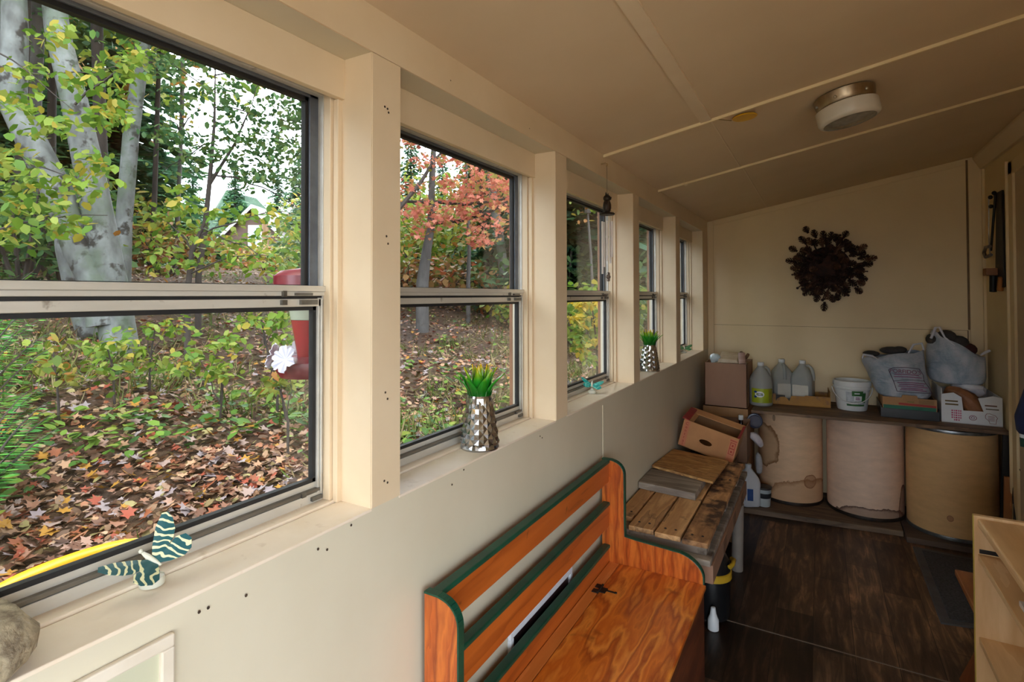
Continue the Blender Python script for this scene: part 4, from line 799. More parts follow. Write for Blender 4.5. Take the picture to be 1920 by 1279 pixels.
# ---------------------------------------------------------------- wreath on the end wall
wrc = thing('wreath','dark brown pine cone wreath on the end wall','wreath',(.85,YB-.03,1.70)); wdk = mk('dark_cones',(74,46,36),(42,26,22),30,rough=.85,bump=.6,bdist=.004); wtip = mk('cone_tips',(120,84,62),(76,48,38),30,rough=.8)
q = random.Random(11); bs = MB()
ring = [(.85+.12*math.cos(2*math.pi*i/24),YB-.028,1.70+.12*math.sin(2*math.pi*i/24)) for i in range(25)]; bs.tube(ring,.032,10,cap=False); bs.lathe([(.001,.0),(.10,.0),(.11,.012),(.001,.02)],24,M=Matrix.Translation((.85,YB-.004,1.70)) @ Matrix.Rotation(R(90),4,'X'))
bs.build('ring',wdk,wrc,smooth=60)
for k in range(88):
    a = k*2.39996; rr = .03+.195*math.sqrt((k+.5)/88)*q.uniform(.8,1.2)*(1+.10*math.sin(3*a+1)+.09*math.sin(7*a)); c = V(.85+rr*math.cos(a),YB-.045-.02*q.random(),1.70+rr*math.sin(a)*1.02)
    ax = V(math.cos(a)*rr*5,-.55+.2*q.random(),math.sin(a)*rr*5).normalized(); M_ = Matrix.Translation(c) @ V(0,0,1).rotation_difference(ax).to_matrix().to_4x4(); m = MB(); ln = q.uniform(.040,.064)
    m.tube([(0,0,-.01),(0,0,ln*.5),(0,0,ln)],[.009,.008,.002],6,M=M_)
    for r_ in range(6):
        zz = ln*(r_/6); w_ = .024*math.sin(math.pi*(.25+.7*r_/6))
        for j in range(7):
            b_ = 2*math.pi*(j+.5*(r_%2))/7; cb, sb = math.cos(b_), math.sin(b_); m.add([(cb*.004,sb*.004,zz-.002),(cb*w_-sb*.006,sb*w_+cb*.006,zz+.007),(cb*w_*1.15,sb*w_*1.15,zz+.011),(cb*w_+sb*.006,sb*w_-cb*.006,zz+.007)],[(0,1,2),(0,2,3)],M=M_)
    m.build('pine_cone',wdk if k%4 else wtip,wrc)
tw_ = MB()
for k in range(40):
    a = q.uniform(0,6.28); r0, r1 = q.uniform(.10,.2), q.uniform(.2,.25); b_ = a+q.uniform(-.2,.2); tw_.tube([(.85+r0*math.cos(a),YB-.03,1.70+r0*math.sin(a)),(.85+r1*math.cos(b_),YB-.035-.02*q.random(),1.70+r1*math.sin(b_))],[.006,.004],5); tw_.ball((.85+r1*math.cos(b_),YB-.04,1.70+r1*math.sin(b_)),q.uniform(.005,.011),6,sq=(1,.7,1))
tw_.build('twigs',wdk,wrc)

# ---------------------------------------------------------------- low platform, fibre drums, plywood shelf
plk = wood('platform_plank',[(96,78,62),(120,98,78),(80,64,52)],5,(.4,3,3),rough=.7)
tag(MB().hexa([(.02,3.985,0),(1.235,4.10,0),(1.235,YB-.012,0),(.02,YB-.012,0)],[(.02,3.985,.034),(1.235,4.10,.034),(1.235,YB-.012,.034),(.02,YB-.012,.034)]).build('plank_platform',plk,bevel=.003),'low brown plank platform under the first two drums','platform')
tag(MB().hexa([(1.24,4.02,0),(1.735,4.04,0),(1.735,YB-.03,0),(1.24,YB-.03,0)],[(1.24,4.02,.034),(1.735,4.04,.034),(1.735,YB-.03,.034),(1.24,YB-.03,.034)]).build('plank_platform',wood('dark_platform_plank',[(70,56,48),(88,70,58),(60,48,42)],5,(.4,3,3),rough=.7),bevel=.003),'dark plank platform under the drum nearest the house wall','platform')
hoop = mk('dark_hoop',(70,58,50),(48,40,36),16,rough=.5,metal=.6); hoopg = mk('galvanised_hoop',(150,154,158),(112,116,120),14,rough=.35,metal=.85)
def stain_mat(name, base, marks):
    """kraft board with water marks: each mark = (x, y, z, rx, rz, wobble, rim colour, inner colour), edges broken by noise"""
    T = NT(name); b = T.bsdf(i_Roughness=.62); co = T.coord(); nz = T.noise(T.coord((1,1,3)),9,6,.65); c = lin(base); cur = T.ramp(nz,0,[(.3,tuple(v*.82 for v in c[:3])+(1,)),(.7,c)]); so = 0; en = T.noise(co,11,6,.6)
    for (x,y,z,rx,rz,wb,rim,inn) in marks:
        sb = T.n('VectorMath',operation='SUBTRACT'); T.l(co,0,sb,0); sb.inputs[1].default_value = (x,y,z); dv = T.n('VectorMath',operation='DIVIDE'); T.l(sb,0,dv,0); dv.inputs[1].default_value = (rx,rx,rz); ln_ = T.n('VectorMath',operation='LENGTH'); T.l(dv,0,ln_,0)
        ad = T.n('Math',operation='MULTIPLY_ADD',i_1=wb,i_2=-wb*.5); T.l(en,0,ad,0); sm_ = T.n('Math',operation='ADD'); T.l(ln_,'Value',sm_,0); T.l(ad,0,sm_,1)
        ri = T.ramp(sm_,0,[(.0,(.55,.55,.55,1)),(.80,(.55,.55,.55,1)),(.97,(1,1,1,1)),(1.0,(0,0,0,1))]); cc = T.ramp(sm_,0,[(.80,lin(inn)),(.95,lin(rim))]); mx_ = T.mix(ri,0,cur,so,cc,0); cur, so = mx_, 2
    T.l(cur,so,b,'Base Color'); T.bump(nz,0,b,.1,.002); return T.m
def drum(x, y, r, h, label, m, hm, z=.034):
    t = thing('fibre_drum',label,'drum',(x,y,z),'fibre drums under the plywood shelf'); z0 = z
    MB().lathe([(r*.985,.012),(r,.03),(r*1.004,h*.5),(r,h-.03),(r*.985,h-.014)],64,(x,y,z0)).build('body',m,t,smooth=50)
    MB().lathe([(r*.97,.0),(r*1.006,.0),(r*1.014,.008),(r*1.006,.020),(r*.98,.022)],64,(x,y,z0)).build('bottom_hoop',hm,t,smooth=40)
    MB().lathe([(r*.98,h-.022),(r*1.012,h-.020),(r*1.02,h-.010),(r*1.01,h-.002),(r*.95,h-.002),(r*.93,h-.006)],64,(x,y,z0)).build('top_hoop',hoopg,t,smooth=40)
    return t
dh = .652
drum(.600,4.43,.207,dh,'tan fibre drum with a large brown water stain',stain_mat('stained_kraft_board',(234,196,158),[(-.165,-.115,.385,.145,.165,.6,(140,98,60),(178,144,106)),(.14,-.17,.02,.30,.17,.5,(166,120,80),(200,156,116)),(.13,-.155,.17,.05,.05,.5,(140,90,54),(150,100,64)),(-.09,-.185,.59,.010,.022,.1,(70,40,26),(70,40,26))]),hoop)
drum(1.053,4.405,.222,dh,'pinkish fibre drum with a torn dark lower edge',stain_mat('torn_kraft_board',(236,204,180),[(.05,-.215,.0,.24,.085,.62,(80,50,42),(104,74,60)),(-.13,-.17,.30,.002,.002,.1,(150,110,90),(150,110,90)),(.20,-.08,.06,.06,.16,.5,(92,52,40),(110,66,50))]),hoop)
drum(1.500,4.305,.226,dh,'golden brown fibre drum with a bright steel rim by the house wall',stain_mat('golden_kraft_board',(216,174,122),[(-.04,-.222,.13,.016,.018,.3,(90,40,28),(120,60,44))]),hoopg)
ply = wood('plywood_shelf',[(120,92,68),(98,74,54),(136,106,78),(88,66,50)],5,(.5,3,3),rough=.65,bump=.3)
ZT = .708
tag(MB().hexa([(.385,4.02,ZT-.020),(1.738,4.10,ZT-.020),(1.738,YB-.014,ZT-.020),(.385,YB-.012,ZT-.020)],[(.385,4.02,ZT),(1.738,4.10,ZT),(1.738,YB-.014,ZT),(.385,YB-.012,ZT)]).build('plywood_shelf',ply,bevel=.0015),'long plywood board laid across the three drums','shelf board')

# ---------------------------------------------------------------- jugs, tray, bucket on the board
jugm = NT('cloudy_jug_plastic'); b = jugm.bsdf(i_Roughness=.3); b.inputs['Base Color'].default_value = lin((226,232,232)); b.inputs['Transmission Weight'].default_value = .6; b.inputs['IOR'].default_value = 1.12; jugm = jugm.m
water = mk('jug_water',(176,184,178),(166,174,168),3,rough=.2)
whitep = mk('white_plastic',(232,236,238),(220,224,228),5,rough=.35)
def jug(x, y, z, rot, label, round_=True, cap=True, lab=False, s=1.0, fill=.6, mat=None):
    t = thing('gallon_jug',label,'jug',(x,y,z),'gallon jugs on the plywood board'); mb = MB(); n = 40
    prof = [(.05,0),(.070,.004),(.076,.014),(.076,.15),(.0755,.175),(.068,.205),(.050,.235),(.030,.262),(.0215,.275),(.0205,.292)]
    def shp(a): 
        if round_: return 1
        c, s_ = abs(math.cos(a)), abs(math.sin(a)); return min(1.12, (c**6+s_**6)**(-1/6)*.94)
    vs = [(x+r*s*math.cos(2*math.pi*k/n+rot)*(shp(2*math.pi*k/n) if r > .045 else 1), y+r*s*math.sin(2*math.pi*k/n+rot)*(shp(2*math.pi*k/n) if r > .045 else 1), z+h*s) for r,h in prof for k in range(n)]
    mb.add(vs,[(j*n+k,j*n+(k+1)%n,(j+1)*n+(k+1)%n,(j+1)*n+k) for j in range(len(prof)-1) for k in range(n)]+[tuple(range(n-1,-1,-1)),tuple((len(prof)-1)*n+k for k in range(n))]); bd = mb.build('body',mat or jugm,t,smooth=50)
    hx, hy = math.cos(rot), math.sin(rot)
    hp_ = [(x+hx*q_*s,y+hy*q_*s,z+h_*s) for q_,h_ in ((.018,.268),(.040,.270),(.058,.254),(.068,.225),(.072,.195),(.070,.165))]; MB().tube(hp_,[.008,.010,.0105,.0105,.011,.012],10).build('handle',mat or jugm,t,smooth=60)
    if cap: MB().lathe([(.021*s,.283*s),(.022*s,.285*s),(.022*s,.303*s),(.019*s,.306*s)],24,(x,y,z)).build('cap',whitep,t,smooth=40)
    return t
def label_band(t, x, y, r, a0, a1, z0, z1, m, name='label', n=16):
    pts = [(x+r*math.cos(a0+(a1-a0)*i/n),y+r*math.sin(a0+(a1-a0)*i/n)) for i in range(n+1)]
    return MB().add([(p[0],p[1],z) for z in (z0,z1) for p in pts],[(i,i+1,n+2+i,n+1+i) for i in range(n)]).build(name,m,t,smooth=180)
jx, jy = .428, 4.235
j1 = jug(jx,jy,ZT,R(38),'round clear jug with a lime green label at the end of the board')
lb = label_band(j1,jx,jy,.0772,R(-135),R(-18),ZT+.028,ZT+.128,mk('lime_label',(170,180,40),(150,166,34),9,rough=.4))
label_band(lb,jx,jy,.0778,R(-46),R(-18),ZT+.030,ZT+.126,mk('olive_label',(150,146,52),(128,124,40),30,rough=.4),'label_panel')
def on_cyl(x, y, r, a, z, ca=1): return Matrix.Translation((x+r*math.cos(a),y+r*math.sin(a),z)) @ Matrix.Rotation(a+R(90),4,'Z') @ Matrix.Rotation(R(90),4,'X')
def oval(t, x, y, r, a, z, w, h, m, name): 
    vs = [(x+r*math.cos(a),y+r*math.sin(a),z)]; n = 24
    for k in range(n):
        u_, v_ = w*math.cos(2*math.pi*k/n), h*math.sin(2*math.pi*k/n); q_ = a+u_/r; vs.append((x+r*math.cos(q_),y+r*math.sin(q_),z+v_))
    return MB().add(vs,[(0,1+k,1+(k+1)%n) for k in range(n)]).build(name,m,t)
wht = mk('label_white',(236,240,244),(228,232,238),6,rough=.4); blu = mk('label_blue',(24,72,140),(20,60,124),6,rough=.4); ink = mk('label_grey_print',(96,112,120),(84,98,108),9,rough=.5)
oval(lb,jx,jy,.0782,R(-92),ZT+.088,.031,.021,wht,'label_oval'); oval(lb,jx,jy,.0786,R(-112),ZT+.104,.011,.007,blu,'label_spot'); oval(lb,jx,jy,.0786,R(-112),ZT+.070,.010,.008,blu,'label_spot')
m = MB()
for k,(w_,z_) in enumerate(((.018,.094),(.022,.086),(.020,.079))):
    a_ = R(-89); q = [(jx+.0789*math.cos(a_+u_/.0789),jy+.0789*math.sin(a_+u_/.0789),ZT+z_+v_) for v_ in (-.0022,.0022) for u_ in np.linspace(-w_,w_,7)]; m.add(q,[(i,i+1,8+i,7+i) for i in range(6)])
m.build('label_print',ink,lb)
tz = ZT+.004
j2 = jug(.548,4.485,tz,R(-70),'clear gallon jug with its handle to the front in the carton tray',False,True)
j3 = jug(.685,4.465,tz,R(-10),'clear gallon jug with its handle to the side in the carton tray',False,True)
pap = mk('plain_paper_label',(206,204,194),(194,192,182),8,rough=.6)
for t_, x_, y_, ro in ((j2,.548,4.485,-70),(j3,.685,4.465,-10)):
    M_ = Matrix.Translation((x_,y_,tz)) @ Matrix.Rotation(R(-80 if t_ is j2 else -100),4,'Z'); MB().box(.0785,.0790,-.052,.052,.03,.135,M=Matrix.Translation((x_,y_,tz)) @ Matrix.Rotation(R(ro if t_ is j2 else ro-90),4,'Z')).build('label',pap,t_)
kraft = mk('kraft_cardboard',(176,134,92),(160,120,80),7,stretch=(1,1,.4),rough=.75,bump=.08,bdist=.001)
kraft_y = mk('yellow_printed_cardboard',(178,128,48),(158,110,42),10,rough=.6,spots=[((130,92,60),6,.52,.58)])
def tray(name, label, cat, c, ux, uy, L_, W_, hF, m, hs=None, th=.004, notch=None, inner=None):
    """open carton: bottom plus four walls as parts; ux along the front, uy to the back"""
    t = thing(name,label,cat,c); M_ = frame3(c,ux,uy); hs = hs or (hF,hF,hF,hF)
    MB().box(0,L_,0,W_,0,th,M=M_).build('bottom',inner or m,t)
    F_ = [(0,0),(L_,0),(L_,hs[0]),(0,hs[0])] if notch is None else [(0,0),(L_,0),(L_,hs[0])]+notch+[(0,hs[0])]
    MB().prism(F_,0,th,'y',M=M_).build('front_wall',m,t); MB().prism([(0,0),(L_,0),(L_,hs[1]),(0,hs[1])],W_-th,W_,'y',M=M_).build('back_wall',inner or m,t)
    MB().box(0,th,th,W_-th,0,hs[2],M=M_).build('side_wall',m,t); MB().box(L_-th,L_,th,W_-th,0,hs[3],M=M_).build('side_wall',m,t); return t, M_
# low carton tray under the two jugs: a half-round cut at one end of the front
tr_, M_ = tray('carton_tray','low yellow brown carton tray holding two jugs','carton',(.487,4.325,ZT),(1,.05,0),(-.05,1,0),.372,.235,.062,kraft_y,(.075,.07,.07,.11),notch=[(.22,.075),(.21,.068),(.13,.066)]+[(.075+.045*math.cos(R(a)),.012+.045*math.sin(R(a))) for a in (20,50,80,110,140,170)]+[(.03,.075)])
MB().box(.006,.09,.0035,.008,.0,.066,M=M_).build('liner',mk('dark_liner',(52,44,40),(40,34,32),8,rough=.6),tr_)
bx, by = .985, 4.395; bk = thing('bucket','white plastic bucket with bail handle and green label','bucket',(bx,by,ZT))
MB().lathe([(.07,0),(.086,.001),(.089,.008),(.105,.142),(.112,.146),(.112,.156),(.107,.158),(.108,.166),(.114,.168),(.114,.196),(.110,.200),(.103,.199),(.101,.19),(.10,.15),(.085,.012),(.02,.010)],56,(bx,by,ZT)).build('body',whitep,bk,smooth=40)
hb = [(bx+.119*math.cos(R(a)),by-.119*math.sin(R(abs(a-0)))*.98 if 0 else by-.119*abs(math.sin(R(a)))-.004,ZT+.163-.105*math.sin(R(a))) for a in range(4,177,8)]
MB().tube(hb,.0026,8).build('bail',whitep,bk,smooth=60); MB().tube(hb[9:14],.006,10).build('grip',whitep,bk,smooth=60)
def cone_band(t, x, y, r0, z0, r1, z1, a0, a1, m, name, n=14):
    q = [(x+r*math.cos(a0+(a1-a0)*i/n),y+r*math.sin(a0+(a1-a0)*i/n),z) for r,z in ((r0,z0),(r1,z1)) for i in range(n+1)]; return MB().add(q,[(i,i+1,n+2+i,n+1+i) for i in range(n)]).build(name,m,t,smooth=180)
def rc(z): return .0895+(.105-.0895)*(z-.008)/.134+.0006
grn = mk('label_green',(40,86,50),(60,120,60),26,rough=.4); 
cone_band(bk,bx,by,rc(.036),ZT+.036,rc(.132),ZT+.132,R(-112),R(-42),mk('bucket_label',(208,214,222),(160,172,180),30,rough=.4),'label')
for (a0,a1,z0,z1,mm,k) in ((-92,-54,.105,.138,grn,1),(-58,-42,.06,.125,grn,1),(-110,-46,.036,.048,grn,1.5),(-84,-66,.118,.126,wht,2),(-85,-58,.072,.104,wht,2),(-80,-66,.090,.096,mk('label_plum',(120,60,110),(104,50,96),8),3),(-80,-65,.080,.085,mk('label_plum2',(120,60,110),(104,50,96),8),3)): cone_band(bk,bx,by,rc(z0)+.0005*k,ZT+z0,rc(z1)+.0005*k,ZT+z1,R(a0),R(a1),mm,'label_print')

# ---------------------------------------------------------------- carrier bags, cartons at the house end of the board
blackp = mk('black_plastic',(18,18,20),(26,26,28),10,rough=.35)
tb_, Mt = tray('black_tray','shallow black plastic tray under the fruit carton','tray',(1.136,4.215,ZT),(1,-.01,0),(.01,1,0),.30,.36,.06,blackp,(.058,.058,.07,.07))
fc, Mf = tray('fruit_carton','brown fruit carton with red and green stripes beneath the blue grey bag','carton',(1.146,4.222,ZT+.006),(1,-.01,0),(.01,1,0),.28,.345,.12,kraft,(.125,.12,.12,.12),notch=[(.185,.125),(.18,.142),(.105,.142),(.10,.125)])
MB().box(.004,.276,-.0008,0,.052,.074,M=Mf).build('stripe',mk('green_stripe',(20,110,84),(16,92,70),9),fc); MB().hexa([tuple(Mf @ V(*q)) for q in ((.085,-.0008,.080),(.276,-.0008,.074),(.276,0,.074),(.085,0,.080))],[tuple(Mf @ V(*q)) for q in ((.085,-.0008,.092),(.276,-.0008,.088),(.276,0,.088),(.085,0,.092))]).build('stripe',mk('red_stripe',(168,44,40),(148,36,34),9),fc)
MB().box(.19,.265,-.0006,0,.093,.120,M=Mf).build('print_panel',mk('dull_print',(150,112,70),(136,100,60),9),fc); MB().box(.13,.165,-.0006,0,.098,.104,M=Mf).build('print_panel',mk('olive_print',(120,110,50),(108,98,44),9),fc)
bagm = NT('grey_bag_film'); b = bagm.bsdf(i_Roughness=.32); co = bagm.coord(); n1 = bagm.noise(co,6,5,.6,1); r1 = bagm.ramp(n1,0,[(.3,lin((122,144,162))),(.5,lin((172,180,192))),(.72,lin((206,202,210)))]); bagm.l(r1,0,b,'Base Color'); n2 = bagm.noise(bagm.coord((1,1,2.2)),13,6,.6,1.5); bagm.bump(n2,0,b,.7,.018); bagm = bagm.m
bagl = mk('white_bag_film',(214,216,224),(190,190,204),9,rough=.35,bump=.5,bdist=.01)
darkc = mk('dark_cloth',(70,66,64),(44,42,42),9,rough=.9,bump=.4,bdist=.01); maroon = mk('maroon_cloth',(84,40,38),(60,30,30),9,rough=.9)
def sack(name, label, cat, ring, y, dep, m, seed, group=None, parts=()):
    """a slumped bag: front outline given as pairs of left/right edge per height, thickness dep(s)"""
    q = np.random.RandomState(seed); n = 36; vs = []; k = len(ring)
    for j,(xl,xr,z,zt) in enumerate(ring):
        s = j/(k-1); cx_, hw_ = (xl+xr)/2, (xr-xl)/2; d_ = dep(s)
        for i in range(n):
            a = 2*math.pi*i/n; ex = math.copysign(abs(math.cos(a))**.75,math.cos(a)); ey = math.copysign(abs(math.sin(a))**.85,math.sin(a)); w_ = 1+.045*math.sin(3*a+seed+4*s)+.03*math.sin(7*a-6*s+seed)+.015*q.randn()*(.2+s)
            vs.append((cx_+hw_*ex*min(w_,1.05),y+d_*ey*w_,z+zt*ex*.5*2+.008*math.sin(5*a+seed)*s))
    t = thing(name,label,cat,((ring[0][0]+ring[0][1])/2,y,ring[0][2]),group)
    MB().add(vs,[(j*n+i,j*n+(i+1)%n,(j+1)*n+(i+1)%n,(j+1)*n+i) for j in range(k-1) for i in range(n)]+[tuple(range(n-1,-1,-1))]).build('bag',m,t,smooth=180,sub=1); return t
zb = ZT+.125
g1 = sack('carrier_bag','blue grey carrier bag with plum printed panel on the fruit carton','bag',[(1.17,1.385,zb-.02,0),(1.125,1.42,zb+.005,0),(1.11,1.425,zb+.05,0),(1.09,1.412,zb+.11,0),(1.07,1.40,zb+.17,.0),(1.052,1.395,zb+.215,.01),(1.045,1.39,zb+.25,.022),(1.065,1.382,zb+.268,.03)],4.385,lambda s: .135-.02*s-.045*max(0,s-.6)/.4,bagm,3)
def handle_loop(t, pts, r, m): MB().tube(pts,r,8).build('bag_handle',m,t,smooth=60)
handle_loop(g1,[(1.045,4.30,zb+.235),(1.050,4.30,zb+.262),(1.10,4.30,zb+.255),(1.125,4.31,zb+.238)],[.006,.008,.007,.004],bagl); handle_loop(g1,[(1.30,4.36,zb+.275),(1.33,4.37,zb+.335),(1.375,4.38,zb+.345),(1.385,4.37,zb+.30)],[.005,.007,.007,.005],bagl)
for (x_,z_,rx_,rz_) in ((1.10,.262,.05,.020),(1.22,.288,.075,.026),(1.26,.296,.04,.022)): MB().ball((x_,4.40,zb+z_),1,14,sq=(rx_,.06,rz_)).build('contents',darkc,g1,smooth=180)
plum = mk('plum_print',(120,34,78),(104,28,66),12,rough=.5); dplum = mk('dark_plum_print',(70,26,60),(60,22,54),12,rough=.5)
def bagpt(u_, v_, off=.0): return (1.19+.178*u_+.032*(1-v_), 4.385-.139+.012*v_-.004-off, zb+.042+.148*v_)
pr = MB(); 
def stroke(pts, w, m_): 
    for (a_,c_) in zip(pts,pts[1:]): m_.tube([bagpt(*a_),bagpt(*c_)],w,5)
stroke([(.02,0),(0,.42),(-.06,.9),(.1,1),(.5,1.04),(.86,1),(.93,.75),(.9,.5),(1.0,.2),(1.02,0),(.5,-.02),(.02,0)],.0017,pr); stroke([(0,.42),(.3,.5),(.6,.52),(.93,.5)],.0015,pr); pr.build('printed_border',dplum,g1)
lettering("PORFIDO'S",.034,frame3(bagpt(.42,.86,.016),(1,.0,-.02),(-.1,.08,1)),plum,g1)
m = MB()
for v_,a_,c_ in ((.72,.08,.8),(.62,.05,.86),(.38,.10,.92),(.30,.14,.86),(.22,.10,.95),(.14,.16,.8),(.07,.12,.9)): stroke([(a_,v_),((a_+c_)/2,v_+.02),(c_,v_)],.0024,m)
m.build('printed_lines',mk('faded_plum',(150,70,120),(134,60,108),30,rough=.5),g1)
# white produce box with a cut-down front, in front of the second bag
wcard = mk('white_cardboard',(226,228,232),(212,214,220),6,rough=.6)
wbx, Mw = tray('produce_box','white cardboard produce box with plum print at the end of the board','box',(1.448,4.225,ZT),(1,-.012,0),(.012,1,0),.287,.36,.17,wcard,(.172,.17,.205,.172),notch=[(.245,.178),(.175,.160),(.20,.082),(.105,.080),(.098,.160),(.06,.185)])
pk = mk('pink_print',(196,84,124),(180,70,110),24,rough=.6); brn = mk('olive_slot',(112,88,40),(96,74,34),9,rough=.7)
for (a_,c_,z0,z1,mm) in ((.018,.08,.128,.137,brn),(.018,.082,.108,.117,brn),(.206,.262,.116,.124,mk('brown_slot',(110,70,54),(96,60,46),9)),(.210,.270,.096,.103,mk('grey_slot',(90,84,70),(80,74,62),9))): MB().box(a_,c_,-.001,0,z0,z1,M=Mw).build('slot_print',mm,wbx,bevel=.002)
q = MB()
for z_ in (.076,.062,.048,.034,.020):
    xx = .048
    for w_ in (.010,.006,.012,.008,.007): 
        if z_ > .03 or .055 < xx < .085: q.box(xx,xx+w_*.8,-.0009,0,z_-.005,z_+.004,M=Mw)
        xx += w_+.0015
q.build('block_print',pk,wbx)
q = MB(); q.tube([tuple(Mw @ V(.150+.017*math.cos(R(a)),-.0005,.040+.014*math.sin(R(a)))) for a in range(0,361,24)],.0016,5); q.tube([tuple(Mw @ V(.150+.008*math.cos(R(a)),-.0005,.040+.007*math.sin(R(a)))) for a in range(0,361,40)],.0014,5); q.build('ring_print',mk('plum_ring',(150,60,84),(136,50,74),9),wbx)
wi = [(.208,.060),(.214,.072),(.228,.074),(.240,.068),(.254,.064),(.258,.056),(.264,.050),(.258,.040),(.256,.014),(.228,.014),(.224,.030),(.208,.044),(.208,.060)]
q = MB(); q.tube([tuple(Mw @ V(a,-.0005,c)) for a,c in wi],.0013,5)
for z_ in (.056,.048,.040,.032): q.box(.220,.250,-.0008,0,z_-.0012,z_+.0012,M=Mw)
q.build('map_print',mk('map_outline',(140,64,74),(126,54,64),9),wbx)
def crumple(name, pts, r, m, parent=None, seed=1, n=14, amp=.3):
    """a crumpled lump following a chain of points"""
    q = np.random.RandomState(seed); mb = MB(); rr = r if hasattr(r,'__len__') else [r]*len(pts); mb.tube(pts,rr,n,cap=True)
    sg = amp*1.3*sum(rr)/len(rr); mb.v = [(x+q.randn()*sg*.6,y+q.randn()*sg*.6,z+q.randn()*sg*.6) for x,y,z in mb.v]; return mb.build(name,m,parent,smooth=35,sub=1)
pb = crumple('paper_bag',[(1.475,4.31,ZT+.19),(1.53,4.30,ZT+.178),(1.585,4.285,ZT+.135),(1.625,4.28,ZT+.075),(1.63,4.30,ZT+.03)],[.025,.052,.056,.054,.03],mk('brown_paper',(150,98,62),(116,72,44),14,rough=.6,bump=.6,bdist=.01),None,4,16,.32); tag(pb,'crumpled brown paper bag spilling over the cut front of the white box','paper bag')
pw = crumple('plastic_wrap',[(1.53,4.47,ZT+.19),(1.60,4.44,ZT+.185),(1.66,4.42,ZT+.178),(1.70,4.40,ZT+.19)],[.03,.05,.045,.022],bagl,None,6,16,.35); tag(pw,'crumpled white plastic wrap in the back of the white box','plastic wrap')
g2 = sack('carrier_bag','lumpy grey carrier bag behind the white produce box','bag',[(1.47,1.68,ZT+.205,0),(1.42,1.715,ZT+.225,0),(1.415,1.722,ZT+.28,0),(1.42,1.724,ZT+.35,0),(1.418,1.722,ZT+.40,-.02),(1.425,1.718,ZT+.44,-.05),(1.44,1.70,ZT+.465,-.085)],4.50,lambda s: .112-.03*s,bagm,9)
handle_loop(g2,[(1.432,4.44,ZT+.50),(1.455,4.43,ZT+.572),(1.475,4.43,ZT+.575),(1.50,4.42,ZT+.51),(1.55,4.41,ZT+.46)],[.008,.008,.008,.006,.004],bagl); handle_loop(g2,[(1.675,4.41,ZT+.405),(1.70,4.41,ZT+.425),(1.722,4.42,ZT+.435)],[.006,.009,.008],bagl)
for (x_,z_,rx_,rz_,mm) in ((1.52,.50,.06,.055,darkc),(1.58,.47,.06,.05,darkc),(1.62,.43,.06,.045,maroon),(1.45,.49,.04,.04,darkc)): MB().ball((x_,4.50,ZT+z_),1,14,sq=(rx_,.055,rz_)).build('contents',mm,g2,smooth=180)
# ---------------------------------------------------------------- carton stack in the window corner
ybx = 4.03
tc_, _m = tray('tall_carton','open brown carton beneath the clutter filled box in the corner','carton',(.055,4.10,.034),(1,0,0),(0,1,0),.30,.40,.66,kraft,(.66,.66,.66,.66))
bb = thing('cardboard_box','plain brown cardboard box filled with clutter in the window corner','box',(.20,4.25,.70)); x0,x1,y0,y1,z0,z1 = .068,.352,4.095,4.46,.698,1.008; th=.004
kb = mk('brown_cardboard',(160,122,98),(148,112,90),5,stretch=(1,1,.4),rough=.7)
m = MB(); m.box(x0,x1,y0,y1,z0,z0+th); m.box(x0,x1,y0,y0+th,z0,z1); m.box(x0,x1,y1-th,y1,z0,z1); m.box(x0,x0+th,y0,y1,z0,z1); m.box(x1-th,x1,y0,y1,z0,z1); m.build('carton',kb,bb)
MB().box(x0+.004,x1-.004,y0+.004,y1-.004,z0+.2,z0+.285).build('filling',mk('paper_filling',(196,186,168),(150,136,118),16,rough=.8,bump=.8,bdist=.02),bb)
def stray(o, label, cat): return tag(o,label,cat)
stray(crumple('plastic_wrap',[(.095,4.17,1.02),(.13,4.16,1.04),(.17,4.17,1.035)],[.022,.036,.022],mk('clear_wrap',(206,220,226),(160,176,186),16,rough=.15),None,12,14,.3),'shiny clear plastic wrap in the corner box by the window','plastic wrap')
stray(MB().hexa([(.15,4.14,1.005),(.29,4.15,1.005),(.29,4.34,1.03),(.15,4.34,1.04)],[(.16,4.135,1.035),(.28,4.15,1.028),(.28,4.33,1.062),(.15,4.33,1.07)]).build('paper_sheaf',mk('folded_paper',(214,200,178),(190,170,140),12,rough=.7),bevel=.004),'folded pale papers lying on the clutter of the corner box','papers')
t = thing('paper_roll','striped pinkish roll standing in the corner box beside the jug','roll',(.325,4.16,.99)); MB().tube([(.318,4.14,1.0),(.308,4.18,1.075)],.024,20).build('roll',mk('pink_roll',(190,160,150),(150,118,108),3,stretch=(1,1,12),rough=.5),t,smooth=40); MB().tube([(.306,4.185,1.078),(.305,4.19,1.082)],.012,14).build('core',mk('roll_core',(110,80,60),(90,66,50),9),t)
stray(crumple('twine_knot',[(.33,4.22,1.03),(.345,4.21,1.065),(.352,4.21,1.075)],[.010,.012,.008],mk('brown_twine',(120,88,60),(86,60,42),30,rough=.9),None,15,8,.2),'small brown twine knot sticking up beside the roll','twine')
oc, _m = tray('open_carton','low open carton with torn flaps before the corner stack','carton',(.10,3.80,.40),(1,0,0),(0,1,0),.28,.20,.24,mk('dull_cardboard',(140,104,80),(124,92,70),6,rough=.75),(.235,.25,.24,.24))
t = thing('glass_bottle','dark bottle with a pale cap in the low open carton','bottle',(.33,3.93,.404)); MB().lathe([(.02,0),(.028,.003),(.028,.17),(.014,.215),(.012,.255)],20,(.33,3.93,.404)).build('body',mk('dark_glass',(40,24,22),(30,18,18),6,rough=.1),t,smooth=50); MB().lathe([(.015,.25),(.016,.252),(.016,.278),(.012,.281)],16,(.33,3.93,.404)).build('cap',whitep,t,smooth=40)

